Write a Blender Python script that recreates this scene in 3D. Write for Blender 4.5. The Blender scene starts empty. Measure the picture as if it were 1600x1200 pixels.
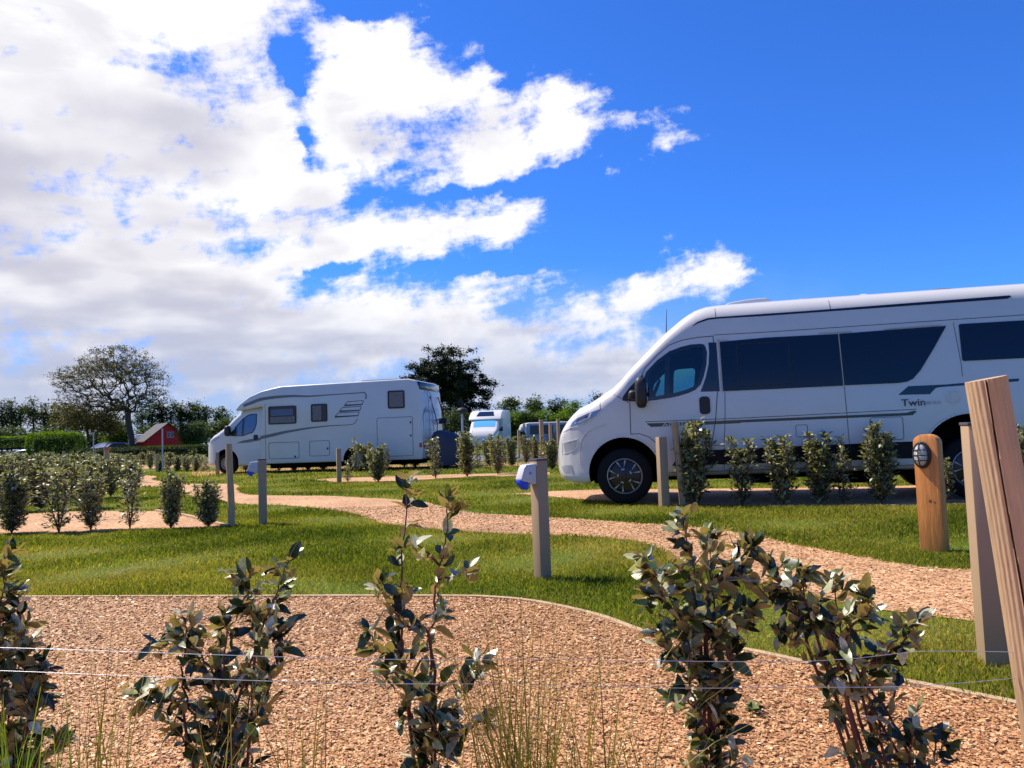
import bpy, bmesh, math, random
import numpy as np
from mathutils import Vector, Matrix
random.seed(7); RNG = np.random.default_rng(7)
R = math.radians
S = bpy.context.scene
C = S.collection
# ------------------------------------------------------------------ camera
FPX, CAMH, HOR, ROLL = 1202.0, 0.95, 679.0, 0.035
PITCH = math.atan((HOR-600)/FPX)
_U0 = Vector((0, -math.sin(PITCH), math.cos(PITCH)))
_F = Vector((0, math.cos(PITCH), math.sin(PITCH)))
_R = math.cos(ROLL)*Vector((1, 0, 0)) - math.sin(ROLL)*_U0
_U = math.sin(ROLL)*Vector((1, 0, 0)) + math.cos(ROLL)*_U0
cd = bpy.data.cameras.new('camera'); cam = bpy.data.objects.new('camera', cd); C.objects.link(cam)
m = Matrix((_R, _U, -_F)).transposed().to_4x4(); m.translation = Vector((0, 0, CAMH)); cam.matrix_world = m
cd.sensor_width = 36; cd.lens = FPX/1600*36; cd.clip_start = 0.05; cd.clip_end = 5000
S.camera = cam
def ray(px, py): return _F + (px-800)/FPX*_R - (py-600)/FPX*_U
def gp(px, py):
    r = ray(px, py); t = -CAMH/r.z; return Vector((r.x*t, r.y*t, 0))
def at(px, py, Y):
    r = ray(px, py); t = Y/r.y; return Vector((r.x*t, Y, CAMH+r.z*t))
# ------------------------------------------------------------------ light
SUN = Vector((-0.90, 0.43, 0)).normalized()
ELEV = R(55)
sun_dir = Vector((SUN.x*math.cos(ELEV), SUN.y*math.cos(ELEV), math.sin(ELEV)))
sl = bpy.data.lights.new('sun', 'SUN'); sl.energy = 5.0; sl.angle = R(0.5); sl.color = (1, .91, .76)
so = bpy.data.objects.new('sun', sl); C.objects.link(so)
so.rotation_euler = sun_dir.to_track_quat('Z', 'Y').to_euler()
S.view_settings.view_transform = 'Standard'; S.view_settings.look = 'None'
S.view_settings.exposure = 0.60; S.view_settings.gamma = 1
W = bpy.data.worlds.new('World'); S.world = W; W.use_nodes = True
def build_world():
    nt = W.node_tree; N = nt.nodes; L = nt.links; N.clear()
    def nd(t, **k):
        n = N.new(t)
        for a, b in k.items(): setattr(n, a, b)
        return n
    def put(s, v):
        if hasattr(v, 'is_output') or isinstance(v, bpy.types.NodeSocket): L.new(v, s)
        else: s.default_value = v
    def mth(op, a, b=0.0, c=0.0, clamp=False):
        n = nd('ShaderNodeMath', operation=op, use_clamp=clamp)
        put(n.inputs[0], a); put(n.inputs[1], b)
        if op in ('MULTIPLY_ADD', 'SMOOTH_MAX', 'SMOOTH_MIN'): put(n.inputs[2], c)
        return n.outputs[0]
    def vm(op, a, b=None, out=0):
        n = nd('ShaderNodeVectorMath', operation=op); put(n.inputs[0], a)
        if b is not None: put(n.inputs[3 if op == 'SCALE' else 1], b)
        return n.outputs[out]
    def sstep(x, a, b, lo=0.0, hi=1.0):
        n = nd('ShaderNodeMapRange', interpolation_type='SMOOTHSTEP'); put(n.inputs[0], x)
        for i, v in zip((1, 2, 3, 4), (a, b, lo, hi)): n.inputs[i].default_value = v
        return n.outputs[0]
    tc = nd('ShaderNodeTexCoord').outputs['Generated']
    sp = nd('ShaderNodeSeparateXYZ'); L.new(tc, sp.inputs[0]); x, y, z = sp.outputs
    az = mth('ARCTAN2', x, y); el = mth('ARCSINE', z)
    zc = mth('ADD', mth('MAXIMUM', z, 0.0), 0.16)
    cb = nd('ShaderNodeCombineXYZ'); put(cb.inputs[0], mth('DIVIDE', x, zc)); put(cb.inputs[1], mth('DIVIDE', y, zc)); put(cb.inputs[2], 0.0)
    q = cb.outputs[0]
    def noise(vec, scale, detail, rough=.55, col=False, dist=0.0):
        n = nd('ShaderNodeTexNoise'); L.new(vec, n.inputs['Vector']); n.inputs['Scale'].default_value = scale
        n.inputs['Detail'].default_value = detail; n.inputs['Roughness'].default_value = rough; n.inputs['Distortion'].default_value = dist
        return n.outputs[1 if col else 0]
    # position in the sky (azimuth, elevation), pushed about by noise so that cloud edges curl
    cp = nd('ShaderNodeCombineXYZ'); L.new(az, cp.inputs[0]); L.new(el, cp.inputs[1])
    w1 = vm('SCALE', vm('SUBTRACT', noise(tc, 7, 4, .6, True), (.5, .5, .5)), 0.032)
    w2 = vm('SCALE', vm('SUBTRACT', noise(tc, 26, 5, .62, True), (.5, .5, .5)), 0.038)
    P = vm('ADD', vm('ADD', cp.outputs[0], w1), w2)
    P = vm('MULTIPLY', P, (1, 1, 0))
    def ae(px, py):
        d = ray(px, py).normalized(); return Vector((math.atan2(d.x, d.y), math.asin(d.z), 0))
    def cap(a, ra, b, rb):
        A = ae(*a); B = ae(*b); ba = B-A
        pa = vm('SUBTRACT', P, tuple(A))
        h = mth('DIVIDE', vm('DOT_PRODUCT', pa, tuple(ba), 1), ba.dot(ba)+1e-6, clamp=True)
        n = nd('ShaderNodeVectorMath', operation='SCALE'); n.inputs[0].default_value = ba; L.new(h, n.inputs[3])
        d = vm('LENGTH', vm('SUBTRACT', pa, n.outputs[0]), None, 1)
        r = mth('MULTIPLY_ADD', h, (rb-ra)/FPX, ra/FPX)
        return mth('SUBTRACT', r, d)
    def union(caps, k=.02):
        o = caps[0]
        for c in caps[1:]: o = mth('SMOOTH_MAX', o, c, k)
        return o
    solid = union([cap((-900, 250), 430, (230, 300), 250), cap((100, 60), 170, (440, 20), 60), cap((300, 330), 130, (490, 340), 80), cap((370, 60), 80, (400, 250), 80), cap((640, 150), 58, (900, 190), 40),
                   cap((480, 30), 42, (560, 60), 34), cap((580, 165), 112, (740, 205), 84), cap((740, 205), 84, (900, 202), 50),
                   cap((860, 202), 54, (1030, 192), 20), cap((850, 235), 18, (970, 218), 3),
                   cap((590, 90), 42, (628, 60), 20), cap((380, 400), 70, (640, 362), 44), cap((640, 372), 50, (826, 330), 34),
                   cap((560, 420), 26, (660, 412), 6),
                   cap((0, 540), 130, (700, 520), 62), cap((640, 470), 34, (880, 436), 4), cap((700, 530), 62, (1000, 480), 34),
                   cap((900, 490), 40, (1130, 445), 14), cap((1000, 466), 30, (1150, 440), 13), cap((700, 600), 50, (1100, 560), 60), cap((1100, 560), 50, (2200, 640), 20)])
    gaps = union([cap((436, 84), 17, (470, 140), 6), cap((474, 200), 5, (478, 228), 4), cap((585, 8), 16, (550, 22), 8), cap((640, 312), 2, (920, 268), 16), cap((470, 425), 2, (560, 415), 8), cap((690, 425), 8, (840, 405), 14)], .01)
    front = sstep(y, -0.1, 0.25)
    base = mth('MINIMUM', solid, .040)
    base = mth('SUBTRACT', base, mth('MULTIPLY', mth('MAXIMUM', mth('ADD', gaps, .006), 0.0), 3.2))
    other = mth('MULTIPLY', mth('SUBTRACT', noise(q, .8, 3), .66), .6)
    mixb = nd('ShaderNodeMix', data_type='FLOAT'); L.new(front, mixb.inputs[0]); L.new(other, mixb.inputs[2]); L.new(base, mixb.inputs[3])
    rotv = nd('ShaderNodeVectorRotate', rotation_type='Z_AXIS'); L.new(cp.outputs[0], rotv.inputs[0]); rotv.inputs['Angle'].default_value = R(-9)
    stv = vm('MULTIPLY', rotv.outputs[0], (3.6, 11.0, 1)); n1 = noise(stv, 1.3, 9, .62, dist=.25); n2 = noise(tc, 11, 9, .66)
    dens = mth('ADD', mixb.outputs[0], mth('MULTIPLY', mth('SUBTRACT', n1, .5), .20))
    dens = mth('ADD', dens, mth('MULTIPLY', mth('SUBTRACT', n2, .5), .18))
    alpha = sstep(dens, -0.010, 0.034)
    hi = sstep(el, R(3), R(9))
    # thin veil low down
    veil = mth('MULTIPLY', sstep(el, R(13), R(2)), mth('MULTIPLY', sstep(az, R(34), R(-2)), .8))
    puffs = sstep(mth('ADD', noise(tc, 9, 6, .6), mth('MULTIPLY', noise(q, 2.2, 4), .3)), .62, .86)
    # cloud colour: white tops, lavender-grey thick undersides
    grey = union([cap((-200, 280), 170, (110, 300), 60), cap((60, 190), 10, (380, 240), 12), cap((150, 350), 20, (480, 350), 10), cap((560, 250), 10, (760, 245), 8), cap((-300, 430), 90, (250, 455), 34), cap((180, 245), 10, (330, 270), 20), cap((-300, 600), 130, (500, 575), 70), cap((230, 460), 24, (420, 480), 24), cap((500, 590), 60, (1000, 600), 60), cap((20, 400), 30, (120, 395), 10)], .05)
    g = sstep(mth('ADD', grey, mth('MULTIPLY', mth('SUBTRACT', noise(q, 2.3, 3, .45), .5), .34)), -.06, .075)
    g2 = sstep(noise(stv, 1.1, 6, .55, dist=.35), .44, .62)
    thick = sstep(mixb.outputs[0], .010, .045)
    shade = mth('MULTIPLY', thick, mth('MAXIMUM', mth('MULTIPLY', g, .85), mth('MULTIPLY', g2, .40)), clamp=True)
    cc = nd('ShaderNodeMix', data_type='RGBA'); L.new(shade, cc.inputs[0]); cc.inputs[6].default_value = (.80, .79, .80, 1); cc.inputs[7].default_value = (.37, .37, .47, 1)
    sky = nd('ShaderNodeTexSky', sky_type='NISHITA'); sky.sun_disc = False; sky.sun_elevation = ELEV
    sky.sun_rotation = math.atan2(sun_dir.x, sun_dir.y); sky.air_density = 1.0; sky.dust_density = .3; sky.ozone_density = 2.5
    tint = nd('ShaderNodeMix', data_type='RGBA', blend_type='MULTIPLY'); tint.inputs[0].default_value = 1
    L.new(sky.outputs[0], tint.inputs[6]); tint.inputs[7].default_value = (.27, .70, 1.55, 1)
    SK = 0.095
    # clouds are mixed in at the same scale as the sky (their own brightness over the background strength)
    cs = vm('SCALE', cc.outputs[2], 1/SK)
    vcol = nd('ShaderNodeMix', data_type='RGBA'); L.new(puffs, vcol.inputs[0]); vcol.inputs[6].default_value = (.34/SK, .40/SK, .56/SK, 1); vcol.inputs[7].default_value = (.60/SK, .61/SK, .68/SK, 1)
    m1 = nd('ShaderNodeMix', data_type='RGBA'); L.new(alpha, m1.inputs[0]); L.new(tint.outputs[2], m1.inputs[6]); L.new(cs, m1.inputs[7])
    m2 = nd('ShaderNodeMix', data_type='RGBA'); L.new(veil, m2.inputs[0]); L.new(m1.outputs[2], m2.inputs[6]); L.new(vcol.outputs[2], m2.inputs[7])
    bg = nd('ShaderNodeBackground'); L.new(m2.outputs[2], bg.inputs[0]); bg.inputs[1].default_value = SK*.89
    o = nd('ShaderNodeOutputWorld'); L.new(bg.outputs[0], o.inputs[0])
build_world()
W.cycles.sampling_method = 'MANUAL'; W.cycles.sample_map_resolution = 512

# ------------------------------------------------------------------ materials
def mat(name, col, rough=.6, metal=0, var=0, scale=8, bump=0, bscale=40, attr=False, trans=0, coat=0, back=None, spec=.5, dark=None, stretch=None, alpha=None, backrough=None):
    M = bpy.data.materials.new(name); M.use_nodes = True; nt = M.node_tree; N = nt.nodes; L = nt.links
    b = N['Principled BSDF']; b.inputs['Roughness'].default_value = rough; b.inputs['Metallic'].default_value = metal
    b.inputs['Specular IOR Level'].default_value = spec; b.inputs['Coat Weight'].default_value = coat; b.inputs['Coat Roughness'].default_value = .05
    b.inputs['Base Color'].default_value = (*col, 1)
    src = None
    tc = N.new('ShaderNodeTexCoord'); vec = tc.outputs['Object']
    if stretch:
        mp = N.new('ShaderNodeMapping'); L.new(vec, mp.inputs[0]); mp.inputs['Scale'].default_value = stretch; vec = mp.outputs[0]
    if attr:      # per-piece random value stored on the mesh picks a shade between two colours
        a = N.new('ShaderNodeAttribute'); a.attribute_name = 'rnd'; rp = N.new('ShaderNodeValToRGB'); L.new(a.outputs['Fac'], rp.inputs[0])
        cols = attr; e = rp.color_ramp.elements
        for i, (p, c) in enumerate(cols):
            el = e[i] if i < 2 else e.new(p)
            el.position = p; el.color = (*c, 1)
        src = rp.outputs[0]
    if var:
        n = N.new('ShaderNodeTexNoise'); L.new(vec, n.inputs[0]); n.inputs['Scale'].default_value = scale; n.inputs['Detail'].default_value = 6; n.inputs['Roughness'].default_value = .65
        r = N.new('ShaderNodeMapRange'); L.new(n.outputs[0], r.inputs[0]); r.inputs[1].default_value = .3; r.inputs[2].default_value = .7; r.inputs[3].default_value = 0; r.inputs[4].default_value = 1
        mx = N.new('ShaderNodeMix'); mx.data_type = 'RGBA'; L.new(r.outputs[0], mx.inputs[0])
        if src:
            mx.blend_type = 'MULTIPLY'; mx.inputs[0].default_value = 1
            L.new(src, mx.inputs[6]); r.inputs[3].default_value = 1-var; r.inputs[4].default_value = 1+var*.4
            for l in list(mx.inputs[0].links): L.remove(l)
            L.new(r.outputs[0], mx.inputs[7])
        else:
            mx.inputs[6].default_value = (*[c*(1-var) for c in (dark or col)], 1) if not dark else (*dark, 1); mx.inputs[7].default_value = (*[min(1, c*(1+var*.5)) for c in col], 1)
        src = mx.outputs[2]
    if back:
        ge = N.new('ShaderNodeNewGeometry'); mx = N.new('ShaderNodeMix'); mx.data_type = 'RGBA'; L.new(ge.outputs['Backfacing'], mx.inputs[0])
        if src: L.new(src, mx.inputs[6])
        else: mx.inputs[6].default_value = (*col, 1)
        mx.inputs[7].default_value = (*back, 1); src = mx.outputs[2]
        if backrough:
            mr = N.new('ShaderNodeMapRange'); L.new(ge.outputs['Backfacing'], mr.inputs[0]); mr.inputs[3].default_value = rough; mr.inputs[4].default_value = backrough; L.new(mr.outputs[0], b.inputs['Roughness'])
    if src: L.new(src, b.inputs['Base Color'])
    if bump:
        n = N.new('ShaderNodeTexNoise'); L.new(vec, n.inputs[0]); n.inputs['Scale'].default_value = bscale; n.inputs['Detail'].default_value = 5
        bp = N.new('ShaderNodeBump'); bp.inputs['Strength'].default_value = bump; bp.inputs['Distance'].default_value = .01; L.new(n.outputs[0], bp.inputs['Height']); L.new(bp.outputs[0], b.inputs['Normal'])
    if trans:
        t = N.new('ShaderNodeBsdfTranslucent'); mxs = N.new('ShaderNodeMixShader'); mxs.inputs[0].default_value = trans
        if src:
            br = N.new('ShaderNodeMix'); br.data_type = 'RGBA'; br.blend_type = 'MULTIPLY'; br.inputs[0].default_value = 1; L.new(src, br.inputs[6]); br.inputs[7].default_value = (1.5, 1.5, .7, 1); L.new(br.outputs[2], t.inputs[0])
        else: t.inputs[0].default_value = (*col, 1)
        L.new(b.outputs[0], mxs.inputs[1]); L.new(t.outputs[0], mxs.inputs[2]); L.new(mxs.outputs[0], N['Material Output'].inputs[0])
    return M
def glass(name, tint, rough=.02, alpha=.5):
    M = bpy.data.materials.new(name); M.use_nodes = True; N = M.node_tree.nodes; L = M.node_tree.links; b = N['Principled BSDF']
    t = N.new('ShaderNodeBsdfTransparent'); t.inputs[0].default_value = (*tint, 1); g = N.new('ShaderNodeBsdfGlossy'); g.inputs['Roughness'].default_value = rough; g.inputs[0].default_value = (.9, .95, 1, 1)
    f = N.new('ShaderNodeFresnel'); f.inputs[0].default_value = 1.45; mx = N.new('ShaderNodeMixShader'); L.new(f.outputs[0], mx.inputs[0]); L.new(t.outputs[0], mx.inputs[1]); L.new(g.outputs[0], mx.inputs[2]); L.new(mx.outputs[0], N['Material Output'].inputs[0])
    return M
def gravel_mat(name, c1, c2, c3, sc):
    M = bpy.data.materials.new(name); M.use_nodes = True; nt = M.node_tree; N = nt.nodes; L = nt.links; b = N['Principled BSDF']; b.inputs['Roughness'].default_value = .85
    tc = N.new('ShaderNodeTexCoord'); v = N.new('ShaderNodeTexVoronoi'); L.new(tc.outputs['Object'], v.inputs[0]); v.inputs['Scale'].default_value = sc; v.inputs['Randomness'].default_value = 1
    sp = N.new('ShaderNodeSeparateColor'); L.new(v.outputs['Color'], sp.inputs[0])
    rp = N.new('ShaderNodeValToRGB'); L.new(sp.outputs[0], rp.inputs[0]); e = rp.color_ramp.elements
    e[0].position = 0; e[0].color = (*c1, 1); e[1].position = 1; e[1].color = (*c3, 1); k = e.new(.5); k.color = (*c2, 1)
    n = N.new('ShaderNodeTexNoise'); L.new(tc.outputs['Object'], n.inputs[0]); n.inputs['Scale'].default_value = 1.1; n.inputs['Detail'].default_value = 6
    mr = N.new('ShaderNodeMapRange'); L.new(n.outputs[0], mr.inputs[0]); mr.inputs[1].default_value = .3; mr.inputs[2].default_value = .7; mr.inputs[3].default_value = .78; mr.inputs[4].default_value = 1.12
    mx = N.new('ShaderNodeMix'); mx.data_type = 'RGBA'; mx.blend_type = 'MULTIPLY'; mx.inputs[0].default_value = 1; L.new(rp.outputs[0], mx.inputs[6]); L.new(mr.outputs[0], mx.inputs[7]); L.new(mx.outputs[2], b.inputs['Base Color'])
    bp = N.new('ShaderNodeBump'); bp.inputs['Strength'].default_value = .9; bp.inputs['Distance'].default_value = .012; L.new(sp.outputs[1], bp.inputs['Height']); L.new(bp.outputs[0], b.inputs['Normal'])
    return M
def lawn_mat():
    M = bpy.data.materials.new('lawn'); M.use_nodes = True; nt = M.node_tree; N = nt.nodes; L = nt.links; b = N['Principled BSDF']; b.inputs['Roughness'].default_value = .9; b.inputs['Specular IOR Level'].default_value = .1
    tc = N.new('ShaderNodeTexCoord')
    def noise(sc, d, stretch=None):
        n = N.new('ShaderNodeTexNoise'); n.inputs['Scale'].default_value = sc; n.inputs['Detail'].default_value = d; n.inputs['Roughness'].default_value = .65; L.new(tc.outputs['Object'], n.inputs[0]); return n.outputs[0]
    a = noise(38, 5); c = noise(.9, 6); d = noise(.22, 4)
    rp = N.new('ShaderNodeValToRGB'); L.new(a, rp.inputs[0]); e = rp.color_ramp.elements
    e[0].position = .3; e[0].color = (.030, .040, .006, 1); e[1].position = .72; e[1].color = (.20, .25, .025, 1)
    k = e.new(.5); k.color = (.105, .135, .016, 1)
    rp2 = N.new('ShaderNodeValToRGB'); L.new(c, rp2.inputs[0]); e = rp2.color_ramp.elements
    e[0].position = .35; e[0].color = (.75, .95, .7, 1); e[1].position = .66; e[1].color = (1.35, 1.05, 1.2, 1)
    mx = N.new('ShaderNodeMix'); mx.data_type = 'RGBA'; mx.blend_type = 'MULTIPLY'; mx.inputs[0].default_value = 1; L.new(rp.outputs[0], mx.inputs[6]); L.new(rp2.outputs[0], mx.inputs[7])
    dry = N.new('ShaderNodeMapRange'); L.new(noise(1.7, 7), dry.inputs[0]); dry.inputs[1].default_value = .6; dry.inputs[2].default_value = .74
    mx2 = N.new('ShaderNodeMix'); mx2.data_type = 'RGBA'; L.new(dry.outputs[0], mx2.inputs[0]); L.new(mx.outputs[2], mx2.inputs[6]); mx2.inputs[7].default_value = (.27, .19, .08, 1)
    L.new(mx2.outputs[2], b.inputs['Base Color'])
    bp = N.new('ShaderNodeBump'); bp.inputs['Strength'].default_value = .8; bp.inputs['Distance'].default_value = .03; L.new(a, bp.inputs['Height']); L.new(bp.outputs[0], b.inputs['Normal'])
    return M
M = {}
M['lawn'] = lawn_mat()
G1, G2, G3 = (.26, .10, .038), (.56, .26, .105), (.80, .50, .27)
M['gravel'] = gravel_mat('gravel', G1, G2, G3, 70)
M['gravel_far'] = gravel_mat('gravel_far', (.30, .135, .055), (.50, .26, .115), (.66, .42, .22), 45)
M['chip'] = mat('chip', G2, .6, attr=[(0, (.085, .030, .011)), (1, (.90, .76, .52)), (.22, (.30, .118, .036)), (.55, (.50, .245, .085)), (.85, (.70, .45, .22))], var=.2, scale=1.1)
M['chip2'] = mat('chip2', G2, .6, attr=[(0, (.16, .066, .026)), (1, (.84, .70, .48)), (.25, (.42, .20, .075)), (.55, (.58, .325, .14)), (.85, (.72, .47, .255))], var=.2, scale=1.1)
M['blade'] = mat('blade', (.1, .2, .02), .5, attr=[(0, (.035, .06, .005)), (1, (.50, .37, .12)), (.28, (.10, .145, .009)), (.52, (.22, .245, .020)), (.78, (.38, .32, .06))], trans=.45, spec=.25, var=.3, scale=1.3)
M['asphalt'] = mat('asphalt', (.16, .15, .16), .9, var=.25, scale=3, bump=.3, bscale=120)
M['kerb'] = mat('kerb', (.46, .31, .18), .9, var=.3, scale=14, bump=.4, bscale=60)
M['white'] = mat('white_paint', (.61, .59, .56), .22, coat=.5, var=.03, scale=2)
M['white2'] = mat('white_panel', (.62, .60, .57), .35, var=.05, scale=1.5, coat=.2)
M['offwhite'] = mat('bumper_grey_white', (.30, .31, .32), .35, var=.04, scale=3)
M['black'] = mat('black_gloss', (.006, .006, .012), .12, coat=.3)
M['blackm'] = mat('black_plastic', (.012, .012, .014), .5)
M['band'] = mat('band_black', (.004, .004, .008), .35, spec=.15)
M['void'] = mat('wheel_well', (.004, .004, .004), 1, spec=.05)
M['dkglass'] = mat('tinted_acrylic', (.0025, .0028, .012), .05, spec=.45)
M['skyglass'] = mat('glass_painted_reflection', (.05, .14, .30), .07, spec=.8)  # light-blue sky reflection put into the glass colour
M['seam'] = mat('seam', (.05, .055, .07), .7)
M['seamw'] = mat('seam_strip', (.45, .40, .30), .6)
M['grey'] = mat('grey_vinyl', (.15, .14, .15), .4)
M['grey2'] = mat('light_grey', (.42, .42, .44), .4)
M['tyre'] = mat('tyre', (.010, .010, .010), .85, bump=.3, bscale=60, spec=.2)
M['rimk'] = mat('rim_black', (.008, .008, .009), .3)
M['rims'] = mat('rim_silver', (.36, .35, .34), .35, metal=.6)
M['red'] = mat('red_lens', (.45, .02, .015), .2)
M['lens'] = mat('lens', (.26, .28, .31), .08, metal=.6)
M['wood'] = mat('wood', (.46, .31, .165), .75, var=.35, scale=5, stretch=(14, 14, 1.2), bump=.35, bscale=14)
M['woodg'] = mat('wood_grey', (.27, .225, .175), .75, var=.25, scale=5, stretch=(12, 12, .8), bump=.3, bscale=20)
M['stake'] = mat('stake_wood', (.46, .31, .175), .7, var=.30, scale=3.2, stretch=(5, 5, 1.0), bump=.5, bscale=9)
M['woodo'] = mat('wood_orange', (.60, .235, .055), .6, var=.4, scale=3, stretch=(9, 9, 1.0), bump=.25, bscale=12)
M['knot'] = mat('knot', (.14, .045, .015), .7)
M['crack'] = mat('crack', (.03, .018, .010), 1)
M['postgrey'] = mat('post_taupe', (.36, .245, .145), .6, var=.08, scale=2)
M['wire'] = mat('wire', (.42, .45, .50), .35, metal=.7)
M['blue'] = mat('blue_plastic', (.01, .055, .62), .3)
M['socket'] = mat('socket_grey', (.50, .50, .53), .4)
M['redwood'] = mat('red_boards', (.62, .014, .016), .7, var=.25, scale=6)
M['roof'] = mat('slate', (.05, .05, .06), .8, var=.25, scale=6)
M['cover'] = mat('cover', (.035, .035, .055), .6, bump=.6, bscale=4)
M['bark'] = mat('bark', (.075, .055, .042), .9, var=.3, scale=8)
M['twig'] = mat('twig', (.12, .035, .028), .6, var=.2, scale=20)
M['orange'] = mat('orange_marker', (.6, .10, .02), .3)
M['seat'] = mat('seat_fabric', (.012, .014, .02), .8)
M['leaf'] = mat('leaf', (.03, .06, .02), .32, attr=[(0, (.006, .014, .004)), (1, (.74, .72, .52)), (.38, (.018, .040, .009)), (.60, (.075, .115, .022)), (.78, (.30, .33, .15))], back=(.28, .22, .09), backrough=.38, trans=.26, spec=.7, var=.5, scale=90)  # pale end: silvery leaf scales, also gloss highlights put into the colour
M['leafm'] = mat('leaf_mid', (.03, .06, .02), .38, attr=[(0, (.012, .020, .006)), (1, (.70, .69, .52)), (.42, (.035, .050, .014)), (.72, (.17, .19, .08))], back=(.28, .27, .13), trans=.32, spec=.6)  # palest leaves: silver scales, with sun glints painted in as base colour
def foliage(name, a, b, c, tr=.2): M[name] = mat(name, b, .6, attr=[(0, a), (1, c), (.5, b)], trans=tr, spec=.3)
foliage('fol_dark', (.006, .012, .006), (.014, .026, .010), (.035, .052, .016), .12)
foliage('fol_mid', (.020, .036, .010), (.055, .090, .020), (.12, .16, .04))
foliage('fol_bright', (.04, .08, .006), (.105, .19, .012), (.22, .32, .03), .35)
foliage('fol_olive', (.045, .045, .012), (.11, .10, .025), (.22, .18, .05))
foliage('fol_grass', (.04, .06, .010), (.11, .12, .02), (.32, .23, .06), .25)

# ------------------------------------------------------------------ mesh helpers
class MB:
    def __init__(s): s.v = []; s.f = []; s.mi = []; s.c = 0
    def add(s, v, f, mi=0):
        o = len(s.v); s.v += [tuple(p) for p in v]; s.f += [tuple(i+o for i in q) for q in f]; s.mi += [mi]*len(f)
    def box(s, x0, x1, y0, y1, z0, z1, mi=0, M4=None):
        v = [Vector((x, y, z)) for z in (z0, z1) for y in (y0, y1) for x in (x0, x1)]
        if M4: v = [M4 @ p for p in v]
        s.add(v, [(0, 2, 3, 1), (4, 5, 7, 6), (0, 1, 5, 4), (2, 6, 7, 3), (0, 4, 6, 2), (1, 3, 7, 5)], mi)
    def tube(s, pts, rad, n=8, cap=True, mi=0):
        pts = [Vector(p) for p in pts]; k = len(pts)
        if not hasattr(rad, '__len__'): rad = [rad]*k
        v = []; 
        for i, p in enumerate(pts):
            t = (pts[min(i+1, k-1)]-pts[max(i-1, 0)])
            t = t.normalized() if t.length > 1e-9 else Vector((0, 0, 1))
            a = t.cross(Vector((0, 1, 0)) if abs(t.y) < .9 else Vector((1, 0, 0))).normalized(); b = t.cross(a)
            for j in range(n):
                g = 2*math.pi*j/n; v.append(p+(a*math.cos(g)+b*math.sin(g))*rad[i])
        f = [(i*n+j, i*n+(j+1) % n, (i+1)*n+(j+1) % n, (i+1)*n+j) for i in range(k-1) for j in range(n)]
        if cap: f += [tuple(range(n))[::-1], tuple((k-1)*n+j for j in range(n))]
        s.add(v, f, mi)
    def lathe_y(s, prof, cx, cz, n=36, mi=0, a0=0):   # prof: (radius, y)
        v = [(cx+r*math.cos(2*math.pi*j/n), y, cz+r*math.sin(2*math.pi*j/n)) for r, y in prof for j in range(n)]
        f = [(i*n+j, i*n+(j+1) % n, (i+1)*n+(j+1) % n, (i+1)*n+j) for i in range(len(prof)-1) for j in range(n)]
        s.add(v, f, mi)
    def prism(s, poly, y0, y1, mi=0):   # poly in x,z
        n = len(poly); v = [(x, y0, z) for x, z in poly]+[(x, y1, z) for x, z in poly]
        f = [tuple(range(n)), tuple(range(2*n-1, n-1, -1))]+[(i, i+n, (i+1) % n+n, (i+1) % n) for i in range(n)]
        s.add(v, f, mi)
    def build(s, name, mats, parent=None, bevel=0, smooth=30, seg=2):
        me = bpy.data.meshes.new(name); me.from_pydata(s.v, [], s.f)
        if not isinstance(mats, (list, tuple)): mats = [mats]
        for x in mats: me.materials.append(x)
        if len(mats) > 1: me.polygons.foreach_set('material_index', s.mi)
        bm = bmesh.new(); bm.from_mesh(me); bmesh.ops.recalc_face_normals(bm, faces=bm.faces)
        if bevel:
            es = [e for e in bm.edges if len(e.link_faces) == 2 and e.calc_face_angle(0) > .5]
            bmesh.ops.bevel(bm, geom=es, offset=bevel, segments=seg, affect='EDGES', profile=.5, clamp_overlap=True)
        bm.to_mesh(me); bm.free()
        return link(name, me, parent, smooth)
def link(name, me, parent=None, smooth=30):
    if smooth:
        me.polygons.foreach_set('use_smooth', [True]*len(me.polygons)); me.set_sharp_from_angle(angle=R(smooth))
    o = bpy.data.objects.new(name, me); C.objects.link(o); o.parent = parent; return o
def npmesh(name, V, Fq, mt, parent=None, rnd=None, smooth=False):
    """V (n,3), Fq (m,k) arrays, k constant; rnd per face"""
    me = bpy.data.meshes.new(name); V = np.asarray(V, np.float32); Fq = np.asarray(Fq, np.int32); m_, k = Fq.shape
    me.vertices.add(len(V)); me.vertices.foreach_set('co', V.ravel()); me.loops.add(m_*k); me.loops.foreach_set('vertex_index', Fq.ravel())
    me.polygons.add(m_); me.polygons.foreach_set('loop_start', np.arange(0, m_*k, k, dtype=np.int32))
    if rnd is not None:
        a = me.attributes.new('rnd', 'FLOAT', 'FACE'); a.data.foreach_set('value', np.asarray(rnd, np.float32))
    me.materials.append(mt); me.update(calc_edges=True)
    if smooth: me.polygons.foreach_set('use_smooth', [True]*m_)
    o = bpy.data.objects.new(name, me); C.objects.link(o); o.parent = parent; return o
def tag(o, label, cat, group=None, kind=None):
    if label: o['label'] = label
    if cat: o['category'] = cat
    if group: o['group'] = group
    if kind: o['kind'] = kind
    return o
def thing(name, label, cat, loc=(0, 0, 0), rz=0, group=None):
    o = bpy.data.objects.new(name, None); o.empty_display_size = .1; C.objects.link(o); o.location = loc; o.rotation_euler = (0, 0, rz)
    return tag(o, label, cat, group)
def copy_tree(o, parent=None):
    c = o.copy(); C.objects.link(c); c.parent = parent
    for ch in [x for x in KIDS.get(o.name, [])]: copy_tree(ch, c)
    return c
KIDS = {}
def regkids(root):
    for ch in list(root.children): KIDS.setdefault(root.name, []).append(ch); regkids(ch)
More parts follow.
